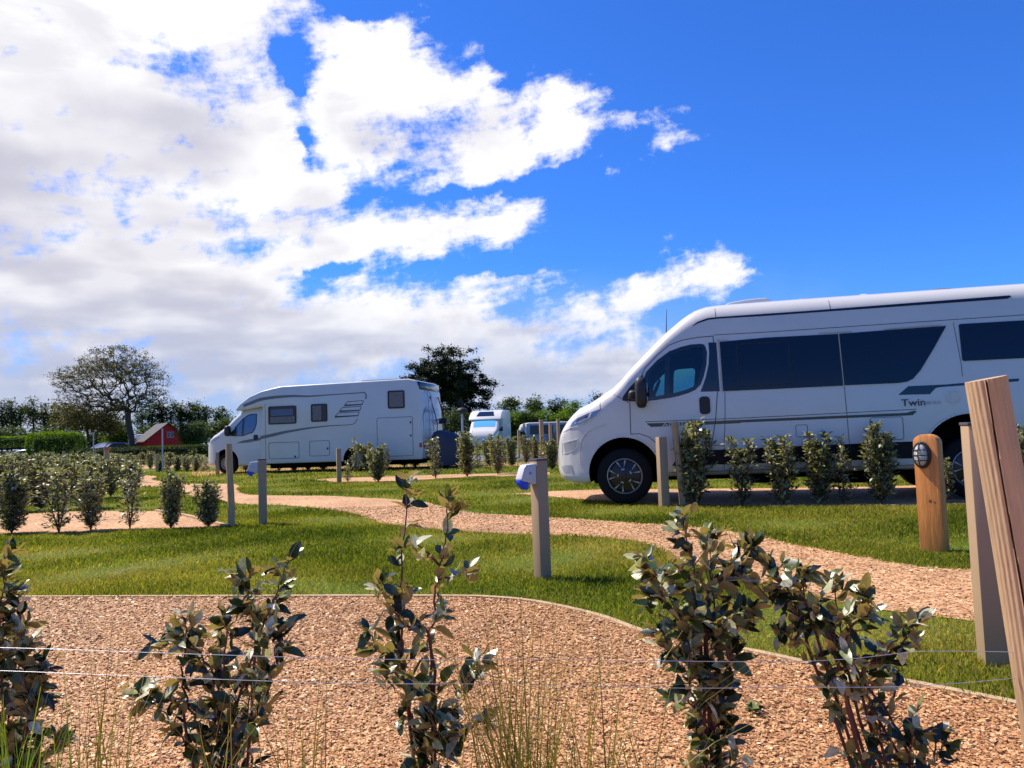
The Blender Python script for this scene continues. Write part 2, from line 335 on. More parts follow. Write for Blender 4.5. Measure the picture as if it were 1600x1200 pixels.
def inpoly(P, poly):
    x, y = P[:, 0], P[:, 1]; r = np.zeros(len(P), bool); n = len(poly)
    for i in range(n):
        x0, y0 = poly[i][:2]; x1, y1 = poly[(i+1) % n][:2]
        if y0 == y1: continue
        c = ((y0 > y) != (y1 > y)) & (x < (x1-x0)*(y-y0)/(y1-y0)+x0); r ^= c
    return r
def smoothline(pts, n=6):
    out = []; k = len(pts)
    for i in range(k-1):
        p0, p1, p2, p3 = pts[max(i-1, 0)], pts[i], pts[i+1], pts[min(i+2, k-1)]
        for j in range(n):
            t = j/n; out.append(tuple(.5*(2*b+(c-a)*t+(2*a-5*b+4*c-d)*t*t+(3*b-a-3*c+d)*t**3) for a, b, c, d in zip(p0, p1, p2, p3)))
    out.append(tuple(pts[-1])); return out

# ------------------------------------------------------------------ ground
def sheet(name, poly, z, mt, jitter=0):
    pts = [Vector((p[0], p[1], z)) for p in poly]
    bm = bmesh.new(); vs = [bm.verts.new(p) for p in pts]; es = [bm.edges.new((vs[i], vs[(i+1) % len(vs)])) for i in range(len(vs))]
    bmesh.ops.triangle_fill(bm, edges=es, use_beauty=True, normal=(0, 0, 1))
    for f in bm.faces:
        if f.normal.z < 0: f.normal_flip()
    me = bpy.data.meshes.new(name); bm.to_mesh(me); bm.free(); me.materials.append(mt)
    o = link(name, me, None, 0); o['kind'] = 'structure'; return o
gm = MB(); gm.add([(-1500, -60, 0), (1500, -60, 0), (1500, 2500, 0), (-1500, 2500, 0)], [(0, 1, 2, 3)])
o = gm.build('lawn', M['lawn']); o['kind'] = 'structure'
def G(l): return [gp(*p)[:2] for p in l]
pad_edge = smoothline(G([(-900, 936), (-300, 936), (50, 935), (420, 934), (700, 934), (770, 936), (825, 941), (880, 951), (940, 966), (1000, 988), (1060, 1003), (1170, 1020), (1290, 1046), (1420, 1070), (1590, 1104), (1800, 1150)]), 6)
PAD = [tuple(p) for p in pad_edge]+[(4.2, 1.2), (4.2, -6), (-9, -6), (-9, 3)]
up = smoothline(G([(205, 742), (244, 744), (238, 750), (289, 756), (367, 757), (372, 768), (400, 774), (500, 775), (572, 778), (659, 784), (687, 792), (745, 802), (828, 807), (950, 815), (1050, 822), (1100, 826), (1175, 836), (1231, 849), (1325, 867), (1437, 886), (1524, 892), (1700, 905)]), 4)
lo = smoothline(G([(1700, 990), (1531, 972), (1355, 950), (1240, 925), (1160, 905), (1070, 878), (1014, 851), (950, 841), (828, 836), (730, 831), (660, 826), (601, 818), (572, 808), (521, 798), (450, 790), (380, 788), (300, 775), (262, 762), (205, 760)]), 4)
rs = random.Random(3)
PATH = [(p[0]+rs.uniform(-.03, .03), p[1]+rs.uniform(-.03, .03)) for p in up+lo]
PAD2 = G([(-500, 848), (0, 835), (200, 829), (360, 824), (291, 807), (244, 799), (126, 799), (0, 805), (-500, 818)])
VANPAD = G([(795, 772), (858, 768), (940, 765), (1100, 764), (1300, 762), (1800, 750), (1800, 787), (1530, 788), (1400, 790), (1150, 792), (1030, 790), (900, 780), (860, 776)])
STRIP = G([(489, 750), (526, 747), (600, 745), (687, 742), (860, 738), (860, 742), (687, 748), (601, 753), (526, 754)])
STRIP2 = G([(215, 728), (330, 724), (330, 728), (215, 733)])
MHPAD = G([(300, 745), (352, 742), (560, 735), (700, 731), (1000, 722), (1000, 715), (300, 735)])
ROAD = G([(560, 728), (1100, 717), (1100, 704), (560, 714)])
polys = [PAD, PATH, PAD2, VANPAD, STRIP, STRIP2]
sheet('gravel_pad', PAD, .004, M['gravel']); sheet('gravel_path', PATH, .004, M['gravel_far']); sheet('gravel_bed', PAD2, .004, M['gravel_far'])
sheet('parking_pad', VANPAD, .004, M['gravel_far']); sheet('gravel_strip', STRIP, .004, M['gravel_far']); sheet('gravel_strip', STRIP2, .004, M['gravel_far'])
sheet('parking_pad', MHPAD, .004, M['gravel_far']); sheet('road', ROAD, .008, M['asphalt'])
def ribbon(name, line, w, z, mt):
    mb = MB(); P = [Vector((p[0], p[1], 0)) for p in line]; L_, Rr = [], []
    for i, p in enumerate(P):
        t = (P[min(i+1, len(P)-1)]-P[max(i-1, 0)]).normalized(); n = Vector((-t.y, t.x, 0)); L_.append(p+n*w/2); Rr.append(p-n*w/2)
    n = len(P); v = [(p.x, p.y, -.02) for p in L_]+[(p.x, p.y, z) for p in L_]+[(p.x, p.y, z) for p in Rr]+[(p.x, p.y, -.02) for p in Rr]
    f = []
    for i in range(n-1):
        for k in range(3): f.append((k*n+i, k*n+i+1, (k+1)*n+i+1, (k+1)*n+i))
    mb.add(v, f); o = mb.build(name, mt); o['kind'] = 'structure'; return o
ribbon('kerb', pad_edge, .034, .016, M['kerb'])
ribbon('kerb', G([(360, 825), (291, 807), (244, 799)]), .05, .03, M['kerb'])

# loose stone chips lying on the pad (real pieces)
def chips(name, poly, bounds, n, size, mt, fall=0):
    x0, x1, y0, y1 = bounds; P = np.stack([RNG.uniform(x0, x1, n), RNG.uniform(y0, y1, n)], 1)
    P = P[inpoly(P+RNG.normal(0, .022, P.shape)*(RNG.random((n, 1)) < .5), poly)]; P = P[np.abs(P[:, 0]) < P[:, 1]*.75+.25]; n = len(P)
    s = size*np.exp(np.clip(RNG.normal(0, .32, n), -1, .6))*(1+fall*P[:, 1]); a = RNG.uniform(0, 6.283, n)
    u = np.stack([np.cos(a), np.sin(a), RNG.normal(0, .20, n)], 1); v = np.stack([-np.sin(a), np.cos(a), RNG.normal(0, .20, n)], 1)
    c = np.concatenate([P, (RNG.uniform(.004, .012, n)+s*.15)[:, None]], 1)
    V = np.zeros((n, 5, 3)); asp = RNG.uniform(.5, .95, n)
    for k in range(5):
        g = k*2*math.pi/5+RNG.uniform(-.35, .35, n); rr = s*RNG.uniform(.75, 1.15, n)
        V[:, k] = c+u*(np.cos(g)*rr)[:, None]+v*(np.sin(g)*rr*asp)[:, None]
    rnd = np.clip(RNG.beta(2.2, 2.2, n), 0, 1)
    Fq = np.arange(n*5).reshape(n, 5)
    o = npmesh(name, V.reshape(-1, 3), Fq, mt, None, rnd); return tag(o, 'broken shell and stone chips strewn loose over the '+('near pad' if 'pad' in name or size < .008 else 'path'), 'gravel', None, 'stuff')
chips('stone_chips', PAD, (-3.9, 3.4, 1.7, 5.3), 520000, .0036, M['chip'], .18)
chips('stone_chips', PATH, (-6, 5.5, 3.4, 11), 230000, .0052, M['chip2'], .09)

# grass blades
def blades(bounds, n, h, w):
    x0, x1, y0, y1 = bounds; P = np.stack([RNG.uniform(x0, x1, n), RNG.uniform(y0, y1, n)], 1)
    P = P[np.abs(P[:, 0]) < P[:, 1]*.82+.3]
    ok = np.ones(len(P), bool)
    Pj = P+RNG.normal(0, .028, P.shape)
    for q in (PAD, PATH, PAD2, VANPAD, STRIP): ok &= ~inpoly(Pj, q)
    P = P[ok]
    # thinner, drier patches
    ph = np.sin(P[:, 0]*1.9+1.3*np.sin(P[:, 1]*1.3))*np.sin(P[:, 1]*2.3+1.1*np.sin(P[:, 0]*1.7+2)); keep = RNG.random(len(P)) > np.clip((ph-.30)*1.4, 0, .85)
    P = P[keep]; ph = ph[keep]; n = len(P)
    H = h*RNG.uniform(.45, 1.25, n)*(1-.35*np.clip(ph, -1, 1)); Wd = w*RNG.uniform(.6, 1.2, n); a = RNG.uniform(0, 6.283, n); la = RNG.uniform(0, 6.283, n); ln = H*RNG.uniform(.1, .9, n)
    d = np.stack([np.cos(a), np.sin(a), np.zeros(n)], 1)*Wd[:, None]/2; l = np.stack([np.cos(la), np.sin(la), np.zeros(n)], 1)*ln[:, None]
    B = np.concatenate([P, np.zeros((n, 1))], 1); mid = B+l*.3; mid[:, 2] += H*.6; tip = B+l; tip[:, 2] += H
    V = np.stack([B-d, B+d, mid+d*.8, tip, mid-d*.8], 1)
    ph2 = np.sin(P[:, 0]*.9+2+1.5*np.sin(P[:, 1]*.7))*np.sin(P[:, 1]*1.15+1.2*np.sin(P[:, 0]*.6)); rnd = np.clip(RNG.beta(2.2, 2.6, n)+.20*ph+.22*ph2+.04, 0, 1)
    return V.reshape(-1, 3), rnd
parts = [blades((-4.6, 4.8, 2.2, 6.2), 350000, .026, .0040), blades((-7.8, 8.2, 6.2, 10.5), 300000, .028, .0060), blades((-12.5, 13.5, 10.5, 18), 200000, .034, .010), blades((-20, 20, 18, 30), 90000, .045, .02)]
V = np.concatenate([p[0] for p in parts]); rn = np.concatenate([p[1] for p in parts])
tag(npmesh('grass', V, np.arange(len(V)).reshape(-1, 5), M['blade'], None, rn), 'short mown green grass with dry yellow patches on the lawns', 'grass', None, 'stuff')

# ------------------------------------------------------------------ leaves, shrubs
def leaf_batch(pos, dirs, size, detail):
    """pos (n,3), dirs (n,3) along-leaf direction, size (n,), detail: cross rows. returns V,F"""
    n = len(pos); d = dirs/np.linalg.norm(dirs, axis=1)[:, None]
    up_ = np.tile([0, 0, 1.], (n, 1))+RNG.normal(0, .55, (n, 3)); s = np.cross(d, up_); s /= np.linalg.norm(s, axis=1)[:, None]+1e-9; nn = np.cross(s, d)
    if detail == 1:      # folded diamond, two faces
        w = size*.42
        V = np.stack([pos, pos+d*(size*.55)[:, None]+s*(w/2)[:, None]+nn*(size*.10)[:, None], pos+d*size[:, None], pos+d*(size*.55)[:, None]-s*(w/2)[:, None]+nn*(size*.10)[:, None]], 1)
        F = np.array([[0, 1, 2, 3]])
        return V.reshape(-1, 3), (F[None]+4*np.arange(n)[:, None, None]).reshape(-1, 4), 1
    ts = [0, .18, .42, .68, .88, 1]; ws = [.03, .36, .5, .42, .22, .01]; rows = []
    curl = RNG.normal(.10, .14, n); fold = RNG.uniform(.02, .18, n); wav = RNG.normal(0, .05, n)
    for t, w_ in zip(ts, ws):
        c = pos+d*(size*t)[:, None]-nn*(size*curl*t*t*1.6)[:, None]
        a = s*(size*w_*.5)[:, None]; b = nn*(size*(fold*w_+wav*math.sin(t*9)))[:, None]
        rows += [c-a+b, c, c+a+b*.8]
    V = np.stack(rows, 1); k = len(ts); F = []
    for i in range(k-1):
        for j in range(2): q = i*3+j; F.append([q, q+1, q+4, q+3])
    F = np.array(F); return V.reshape(-1, 3), (F[None]+3*k*np.arange(n)[:, None, None]).reshape(-1, 4), len(F)
def dense(pts, step):
    out = [Vector(pts[0])]
    for a, b in zip(pts[:-1], pts[1:]):
        a, b = Vector(a), Vector(b); k = max(1, int((b-a).length/step))
        out += [a.lerp(b, (i+1)/k) for i in range(k)]
    return out
def shrub_mesh(root, stems, leaf, dens, detail, twigmat=None, leafmat=None, twiglen=.10, bushy=1.0, rbase=.0048, backside=.5):
    """stems: list of (points, leafiness). Leaves on short side twigs."""
    mb = MB(); pos = []; drs = []; sz = []
    for pts, lf in stems:
        pts = smoothline([tuple(p) for p in pts], 5); pts = [Vector(p)+Vector(RNG.normal(0, .003, 3)) for p in pts]; n = len(pts)
        mb.tube(pts, [rbase*(1-.75*i/n)*(.6+.4*min(lf, 1)) for i in range(n)], 6)
        L_ = sum((b-a).length for a, b in zip(pts[:-1], pts[1:]))
        nt = int(L_*dens*lf)
        for k in range(nt):
            u = (k+RNG.random())/nt; u = .06+.94*u; i = min(int(u*(n-1)), n-2); p = pts[i].lerp(pts[i+1], u*(n-1)-i); tdir = (pts[i+1]-pts[i]).normalized()
            g = RNG.uniform(0, 6.283); side = Vector((math.cos(g), math.sin(g), RNG.uniform(-.1, .6)))
            tl = twiglen*RNG.uniform(.15, 1)*(1.15-.8*u)*bushy; q = p+(side*.8+tdir*.6).normalized()*tl
            if tl > .03: mb.tube([p, q], [rbase*.3, rbase*.15], 4, cap=False)
            for j in range(RNG.integers(2, 5)):
                t = RNG.uniform(.3, 1); pos.append(p.lerp(q, t)); dd = Vector((side.x, side.y, side.z*.4))*.7+tdir*RNG.uniform(-.1, .9)+Vector(RNG.normal(0, .5, 3)); drs.append(dd); sz.append(leaf*RNG.uniform(.5, 1.12))
        for j in range(5):   # tip rosette
            g = j*1.256+RNG.random(); pos.append(pts[-1]-Vector((0, 0, .01*j))); drs.append(Vector((math.cos(g)*.8, math.sin(g)*.8, .9))); sz.append(leaf*RNG.uniform(.6, .9))
    mb.build('stem', twigmat or M['twig'], root, smooth=60)
    V, F, k = leaf_batch(np.array([list(p) for p in pos]), np.array([list(p) for p in drs]), np.array(sz), detail)
    rnd = np.repeat(RNG.random(len(pos)), k)
    if detail == 1:
        fl = RNG.random(len(F)) < backside*.6; F[fl] = F[fl][:, ::-1]
    npmesh('foliage', V, F, leafmat or M['leaf'], root, rnd, smooth=detail > 1)
# --- six foreground shrubs, their stems where they stand in the bed beside the wire
def fg(label, base, stems, Y, leaf=.050, dens=34, **k):
    b = at(base[0], base[1], Y); b.z = 0
    t = thing('silverberry_shrub', label, 'shrub', b, 0, 'silverberry shrubs planted along the near wire fence')
    L_ = []
    for pts, lf in stems:
        q = []
        for i, p in enumerate(pts):
            w = at(p[0], p[1], Y+(p[2] if len(p) > 2 else 0))
            q.append(w-b)
        L_.append((q, lf))
    # carry the stems down to the soil
    for pts, lf in L_:
        if pts[0].z > .02 and lf >= 1: pts.insert(0, Vector((pts[0].x*.5, pts[0].y*.3, -.02)))
    shrub_mesh(t, L_, leaf, dens, 2, **k); return t
fg('tall sparse twin-stemmed shrub in the near bed, its two tips reaching across the gravel path', (660, 1180), [
    ([(646, 1144, 0), (640, 1096), (630, 1024), (628, 944), (628, 880), (634, 800, .02), (640, 748, .02)], 1.0),
    ([(656, 1172, 0), (672, 1100), (674, 1000), (678, 940), (688, 888), (698, 840), (700, 772)], 1.0),
    ([(686, 884), (668, 866, -.03), (650, 848, -.05)], .7), ([(688, 906), (706, 902, .04), (730, 890, .06)], .8),
    ([(674, 1010), (640, 985, -.05), (612, 950, -.05), (590, 915, -.06)], 1.1), ([(630, 1040), (600, 1020), (575, 985, .05)], 1.2),
    ([(664, 1180), (700, 1120, .03), (725, 1070, .05), (748, 1030, .05)], 1.9), ([(664, 1180), (715, 1150, -.05), (765, 1120, -.05)], 1.9), ([(680, 1090), (640, 1060, -.06), (600, 1050, -.08)], 1.2), ([(664, 1190), (680, 1150, -.1), (660, 1080, -.1)], 1.6)], 2.0, dens=25, leaf=.054, twiglen=.07)
fg('rangy shrub with two leafy heads, left of the twin-stemmed one in the near bed', (350, 1215), [
    ([(345, 1200, 0), (300, 1120), (286, 1050), (290, 1000), (291, 958)], 1.3), ([(360, 1200, 0), (372, 1100), (398, 1010), (425, 940), (447, 880)], 2.0),
    ([(400, 1010), (392, 950), (384, 900)], 1.2), ([(283, 1110), (250, 1095), (215, 1080)], 1.2), ([(345, 1150, .04), (330, 1060), (300, 1010), (250, 1010, .05)], 1.8),
    ([(365, 1190, -.05), (410, 1100, -.06), (430, 1040, -.05), (440, 985, -.05)], 2.6), ([(350, 1190), (340, 1120), (350, 1040), (355, 960)], 2.4), ([(350, 1210), (290, 1160), (270, 1110)], 1.8), ([(360, 1190, .08), (380, 1130, .1), (400, 1060, .1)], 2.6)], 1.95, dens=30)
fg('dark dense shrub cut by the left edge of the photo', (5, 1230), [
    ([(0, 1210, 0), (5, 1100), (0, 1000), (8, 870)], 3.0), ([(30, 1210, 0), (45, 1120), (35, 1020), (28, 930)], 3.0), ([(30, 1170), (60, 1100), (70, 1040)], 1.4),
    ([(-60, 1200, 0), (-50, 1000), (-40, 900)], 2.5), ([(10, 1200, .1), (20, 1080, .1), (40, 985, .1)], 2.6), ([(20, 1210), (60, 1190), (90, 1150)], 1.6)], 1.9, dens=32)
fg('dense upright shrub in the near bed between the twin-stemmed and the leaning one', (1118, 1240), [
    ([(1115, 1230, 0), (1112, 1120), (1100, 1000), (1085, 900), (1066, 805)], 2.6), ([(1120, 1230, 0), (1125, 1100, .05), (1120, 980, .05), (1110, 900, .04), (1105, 835)], 2.6),
    ([(1100, 1020), (1060, 970, -.05), (1030, 920, -.06), (1008, 870, -.05)], 2.0), ([(1105, 950), (1140, 900, .04), (1170, 850, .05)], 1.8), ([(1108, 1060), (1060, 1030), (1035, 990)], 1.5),
    ([(1105, 1000), (1150, 980, -.05), (1170, 950, -.05)], 1.4), ([(1112, 1110), (1140, 1050, -.08), (1120, 970, -.08)], 2.6), ([(1110, 1150), (1080, 1080, -.06), (1075, 990, -.06)], 2.4), ([(1085, 930), (1040, 900, .03), (1020, 940)], 1.4), ([(1112, 1210, .05), (1095, 1120, .06), (1060, 1090, .06)], 1.8)], 1.95, dens=26)
fg('shrub leaning left across the gravel with arching reddish stems, nearest the round stake', (1440, 1240), [
    ([(1435, 1225, 0), (1375, 1130), (1345, 1070), (1285, 985), (1215, 945), (1165, 895)], 1.6), ([(1440, 1225, 0), (1390, 1120, .04), (1340, 1050, .04), (1310, 970, .04), (1300, 905, .04)], 2.0),
    ([(1345, 1070), (1380, 1030, -.03), (1410, 1000, -.04), (1422, 975, -.04)], 2.0), ([(1300, 1010), (1270, 960, -.05), (1250, 900, -.06)], 2.2), ([(1320, 1020), (1350, 960), (1350, 925)], 2.0),
    ([(1375, 1140), (1400, 1080, .05), (1390, 1040, .06)], 1.2), ([(1250, 965), (1230, 920), (1205, 880, .02)], 1.6), ([(1445, 1225, -.03), (1460, 1180), (1470, 1140)], 2.6), ([(1440, 1225), (1420, 1180, -.05), (1430, 1140, -.05)], 2.0), ([(1270, 980), (1240, 1000), (1225, 985)], 1.5), ([(1300, 1000, -.08), (1320, 1040, -.08), (1290, 1070, -.08)], 1.1)], 1.95, dens=24)
# --- tufts of tall wiry grass at the foot of the fence
def tuft(px, Y, n, h, label, lean=.35, green=False):
    n = int(n*1.6)
    b = at(px, 1150, Y); b.z = 0; t = MB(); V = []; rn = []
    for i in range(n):
        a = RNG.uniform(0, 6.283); l = h*RNG.uniform(.45, 1.05); bend = RNG.uniform(.1, lean)*l; x0, y0 = RNG.normal(0, .03, 2); d = Vector((math.cos(a), math.sin(a)*.6, 0)); s = Vector((-math.sin(a+RNG.normal(0, .6)), math.cos(a), 0)).normalized()*RNG.uniform(.0014, .0032)
        pr = None
        for k in range(6):
            u = k/5; c = Vector((x0, y0, 0))+d*bend*u*u+Vector((0, 0, l*(u-.12*u*u*bend/l*2))); w = s*(1-u*.85)
            if pr: V += [pr[0], pr[1], c+w, c-w]; rn.append(min(1, u*.6+RNG.random()*.4))
            pr = (c-w, c+w)
    o = npmesh('grass_tuft', np.array([list(v) for v in V]), np.arange(len(V)).reshape(-1, 4), M['fol_bright' if green else 'fol_grass'], None, rn)
    o.location = b; tag(o, label, 'grass tuft', 'tufts of tall wiry grass at the foot of the near fence')
tuft(30, 1.45, 110, .52, 'fresh green grass tuft in front of the dark shrub at the left edge', .5, True)
tuft(140, 1.5, 60, .60, 'thin wiry straw-green grass tuft right of the left-edge shrub')
tuft(330, 1.5, 40, .52, 'sparse grass tuft in front of the rangy two-headed shrub', .9)
tuft(480, 1.5, 44, .56, 'sparse wiry grass tuft between the rangy and the twin-stemmed shrubs', .5)
tuft(700, 1.45, 34, .50, 'low arching grass tuft at the foot of the twin-stemmed shrub', 1.0)
tuft(820, 1.5, 110, .66, 'tallest wiry grass tuft, straight blades right of the twin-stemmed shrub', .45)
tuft(930, 1.5, 60, .60, 'wiry grass tuft left of the dense upright shrub', .9)
tuft(1010, 1.55, 22, .50, 'thin grass tuft just left of the dense upright shrub trunk', .7)
# --- small weeds in the gravel
for i, (px, py) in enumerate([(1178, 1118)]):
    b = gp(px, py); n = 14; P = np.array([[0, 0, .01]]*n)+RNG.normal(0, .008, (n, 3)); P[:, 2] = np.abs(P[:, 2])+.005; g = RNG.uniform(0, 6.28, n)
    V, F, k = leaf_batch(P, np.stack([np.cos(g), np.sin(g), RNG.uniform(.2, .9, n)], 1), RNG.uniform(.02, .04, n), 2)
    o = npmesh('weed', V, F, M['fol_mid'], None, np.repeat(RNG.random(n), k)); o.location = b; tag(o, 'tiny green weed growing in the gravel right of the dense upright shrub', 'weed')

# --- mid-distance shrubs: a few kinds built once, then copied
def mid_kind(nst, h, wid, leaf, dens, lf, low=.1, seed=0):
    root = thing('silverberry_shrub', '', 'shrub'); st = []
    for i in range(nst):
        a = 6.283*i/nst+RNG.uniform(-.5, .5); rr = wid*RNG.uniform(.2, 1); hh = h*RNG.uniform(.72, 1.0) if i else h
        st.append(([(0, 0, -.01), (math.cos(a)*rr*.5, math.sin(a)*rr*.5, hh*.35), (math.cos(a)*rr, math.sin(a)*rr, hh*.7), (math.cos(a)*rr*1.05+RNG.normal(0, .02), math.sin(a)*rr, hh)], lf))
    shrub_mesh(root, st, leaf, dens*1.7, 1, leafmat=M['leafm'], twiglen=.24, bushy=1.0, rbase=.008); regkids(root); return root
KIND = [mid_kind(7, 1, .16, .076, 50, 1.4), mid_kind(5, 1, .20, .074, 50, 1.3), mid_kind(8, 1, .20, .078, 46, 1.4), mid_kind(4, 1, .13, .070, 36, .8), mid_kind(9, 1, .24, .080, 46, 1.5), mid_kind(3, 1, .16, .072, 46, 1.1)]
first = {k.name: True for k in KIND}
NSH = [0]
def mid(px, base, top, label, group, kind=None, fat=1.0):
    p = gp(px, base); h = (base-top)/FPX*p.y
    k = KIND[NSH[0] % 6 if kind is None else kind]; NSH[0] += 1
    if first[k.name]: o = k; first[k.name] = False
    else: o = copy_tree(k)
    o.location = p; o.rotation_euler = (0, 0, RNG.uniform(0, 6.28)); s = h*1.03; w = max(s, min(.80, s*1.35))*fat*1.15
    o.scale = (w, w, s); tag(o, label, 'shrub', group)
ORD = ['leftmost', 'second from the left', 'third from the left']+[w+' from the left' for w in 'fourth fifth sixth seventh eighth ninth tenth eleventh twelfth thirteenth fourteenth fifteenth sixteenth seventeenth eighteenth nineteenth twentieth'.split()]
def order(i, n): return ORD[i] if i < n-1 or n == 1 else 'rightmost'
GL = 'young silverberry shrubs along the front of the left gravel bed'
for px, b, t, l, k, f in [(18, 834, 742, 'leafy shrub at the left end of the front row in the left gravel bed', 2, 1.0), (92, 832, 738, 'broad shrub on two splayed stems in the left gravel bed', 5, 1.25), (142, 829, 745, 'single-stemmed bushy shrub, third from the left in the front bed row', 1, .95),
                       (203, 827, 730, 'thin open shrub with sparse leaves, left of the bushy pair in the bed', 3, .95), (267, 826, 742, 'full bushy shrub second left of the brown round stake', 4, .62), (326, 824, 756, 'short compact shrub beside the brown round stake', 4, .75)]:
    mid(px, b, t, l, GL, k, f)
GM = 'crowded silverberry shrubs filling the beds behind the left gravel bed'
LM = 'brownish silver shrub in the crowded planting behind the left gravel bed'
for i, (px, b) in enumerate([(-8, 802), (30, 800), (62, 798), (100, 797), (135, 795)]): mid(px, b, 722+RNG.uniform(-6, 12), order(i, 5)+' among the brownish shrubs nearest behind the left gravel bed', GM)
xs_ = list(range(2, 215, 22))
for i, px in enumerate(xs_): mid(px+RNG.uniform(-5, 5), 778+RNG.uniform(-5, 5), 716+RNG.uniform(-3, 12), order(i, len(xs_))+' in the middle row of crowded shrubs behind the left bed', GM)
xs_ = list(range(4, 225, 18))
for i, px in enumerate(xs_): mid(px+RNG.uniform(-4, 4), 756+RNG.uniform(-4, 4), 713+RNG.uniform(-3, 9), order(i, len(xs_))+' in the farthest row of crowded shrubs behind the left bed', GM)
GF = 'far rows of silverberry shrubs between the red shed and the white motorhome'
for a_, b_, w_ in ((4, 120, 'before the clipped hedge at left'), (125, 220, 'beneath the wind-bent tree'), (224, 331, 'crossing in front of the red shed')):
    xs_ = list(range(a_, b_, 11))
    for i, px in enumerate(xs_): mid(px+RNG.uniform(-3, 3), 732+RNG.uniform(-3, 5), 709+RNG.uniform(-3, 5), order(i, len(xs_))+' of the small far shrubs '+w_, GF)
for i, px in enumerate((250, 262, 277, 292, 306, 318)): mid(px, 737, 713+RNG.uniform(-3, 4), order(i, 6)+' of the small shrubs left of the long white motorhome nose', GF)
GMH = 'silverberry shrubs in front of the long white motorhome'
L_ = sorted([(384, 736, 706), (436, 738, 700), (460, 737, 694), (482, 736, 696), (505, 735, 694), (556, 738, 688), (632, 730, 686), (649, 732, 696), (704, 728, 690), (604, 736, 696), (575, 737, 695)])
for i, (px, b, t) in enumerate(L_): mid(px, b, t, order(i, len(L_))+' of the dark shrubs close against the long white motorhome', GMH)
GC = 'silverberry shrubs along the narrow gravel strip'
for px, b, t, l in [(543, 753, 722, 'small shrub beside the short post on the narrow gravel strip'), (591, 753, 702, 'rounded shrub second from the left on the narrow gravel strip'), (681, 748, 688, 'big silvery shrub on the narrow strip below the covered scooter'), (730, 745, 680, 'shrub on the narrow strip in front of the distant motorhome cab'), (778, 741, 684, 'silvery shrub on the narrow strip left of the blue-flapped socket post')]:
    mid(px, b, t, l, GC)
L_ = sorted([(747, 731, 686), (765, 728, 688), (800, 729, 686), (823, 724, 684), (848, 722, 683), (863, 734, 690), (836, 722, 684), (715, 728, 682), (790, 725, 688)])
for i, (px, b, t) in enumerate(L_): mid(px, b, t, order(i, len(L_))+' of the silvery shrubs in the row beside the grey road', 'silverberry shrubs beside the grey road')
GV = 'silverberry shrubs in front of the large white campervan'
for px, b, t, l, k, f in [(1087, 791, 668, 'dense pointed shrub against the leaning round stake beside the campervan', 0, .95), (1160, 790, 690, 'open silvery shrub second from the left before the campervan', 5, 1.15), (1224, 789, 690, 'shrub third from the left before the campervan', 1, 1.05),
                       (1283, 788, 684, 'left one of the two touching shrubs before the campervan', 0, .95), (1318, 788, 690, 'thinner right one of the two touching shrubs before the campervan', 3, 1.0), (1378, 787, 670, 'tallest bushy shrub before the campervan, left of the lamp bollard', 2, .9),
                       (1478, 786, 722, 'shrub mostly hidden behind the orange lamp bollard', 1, .7), (1600, 785, 674, 'shrub at the right edge of the photo behind the round stake', 0, .7)]:
    mid(px, b, t, l, GV, k, f)
for k in KIND:
    if first[k.name]: mid(900, 742, 700, 'shrub hidden behind the campervan nose', GV, KIND.index(k))


# ------------------------------------------------------------------ vehicles
def interp(tab, x):
    if x <= tab[0][0]: return tab[0][1]
    for (a, b), (c, d) in zip(tab[:-1], tab[1:]):
        if x <= c: return b+(d-b)*(x-a)/(c-a)
    return tab[-1][1]
class Body:
    """a vehicle shell lofted along x (nose at 0, tail at xl); near side is -y"""
    def __init__(s, top, bot, plan, hw, tumble, rt, xl, belt=1.15, zt=2.5):
        s.top, s.bot, s.plan, s.hw, s.tum, s.rt, s.xl, s.belt, s.zt = top, bot, plan, hw, tumble, rt, xl, belt, zt
    def Y(s, x, z):
        zt = interp(s.top, x); zb = interp(s.bot, x); w = s.hw*interp(s.plan, x)
        w -= s.tum*(max(0, z-s.belt)/(s.zt-s.belt))**1.3
        r = min(interp(s.rt, x), (zt-zb)*.49, w*.9)
        if z > zt-r: d = min(z-(zt-r), r); w -= r-math.sqrt(max(0, r*r-d*d))
        rb = min(.10, (zt-zb)*.45)
        if z < zb+rb: d = min(zb+rb-z, rb); w -= rb-math.sqrt(max(0, rb*rb-d*d))
        return w
    def section(s, x):
        zt = interp(s.top, x); zb = interp(s.bot, x); r = min(interp(s.rt, x), (zt-zb)*.49); rb = min(.10, (zt-zb)*.45)
        zs = [zb+rb*(1-math.cos(t*math.pi/8)) for t in range(0, 4)]+[zb+rb+(zt-r-zb-rb)*j/12 for j in range(13)]+[zt-r+r*math.sin(t*math.pi/14) for t in range(1, 8)]
        sd = [(s.Y(x, z), z) for z in zs]; ye = sd[-1][0]
        cr = .03*min(1, ye)
        sd += [(ye*k, zt+cr*(1-k*k)) for k in (.8, .55, .28)]
        sd = [(0, zb)]+sd+[(0, zt+cr)]
        return [(-y, z) for y, z in sd]+[(y, z) for y, z in sd[-2:0:-1]]
    def mesh(s, xs):
        v, f = [], []; n = 0
        for x in xs:
            sec = s.section(x); n = len(sec); v += [(x, y, z) for y, z in sec]
        k = len(xs); f = [(i*n+j, i*n+(j+1) % n, (i+1)*n+(j+1) % n, (i+1)*n+j) for i in range(k-1) for j in range(n)]
        f += [tuple(range(n)), tuple((k-1)*n+j for j in range(n))[::-1]]
        mb = MB(); mb.add(v, f); return mb
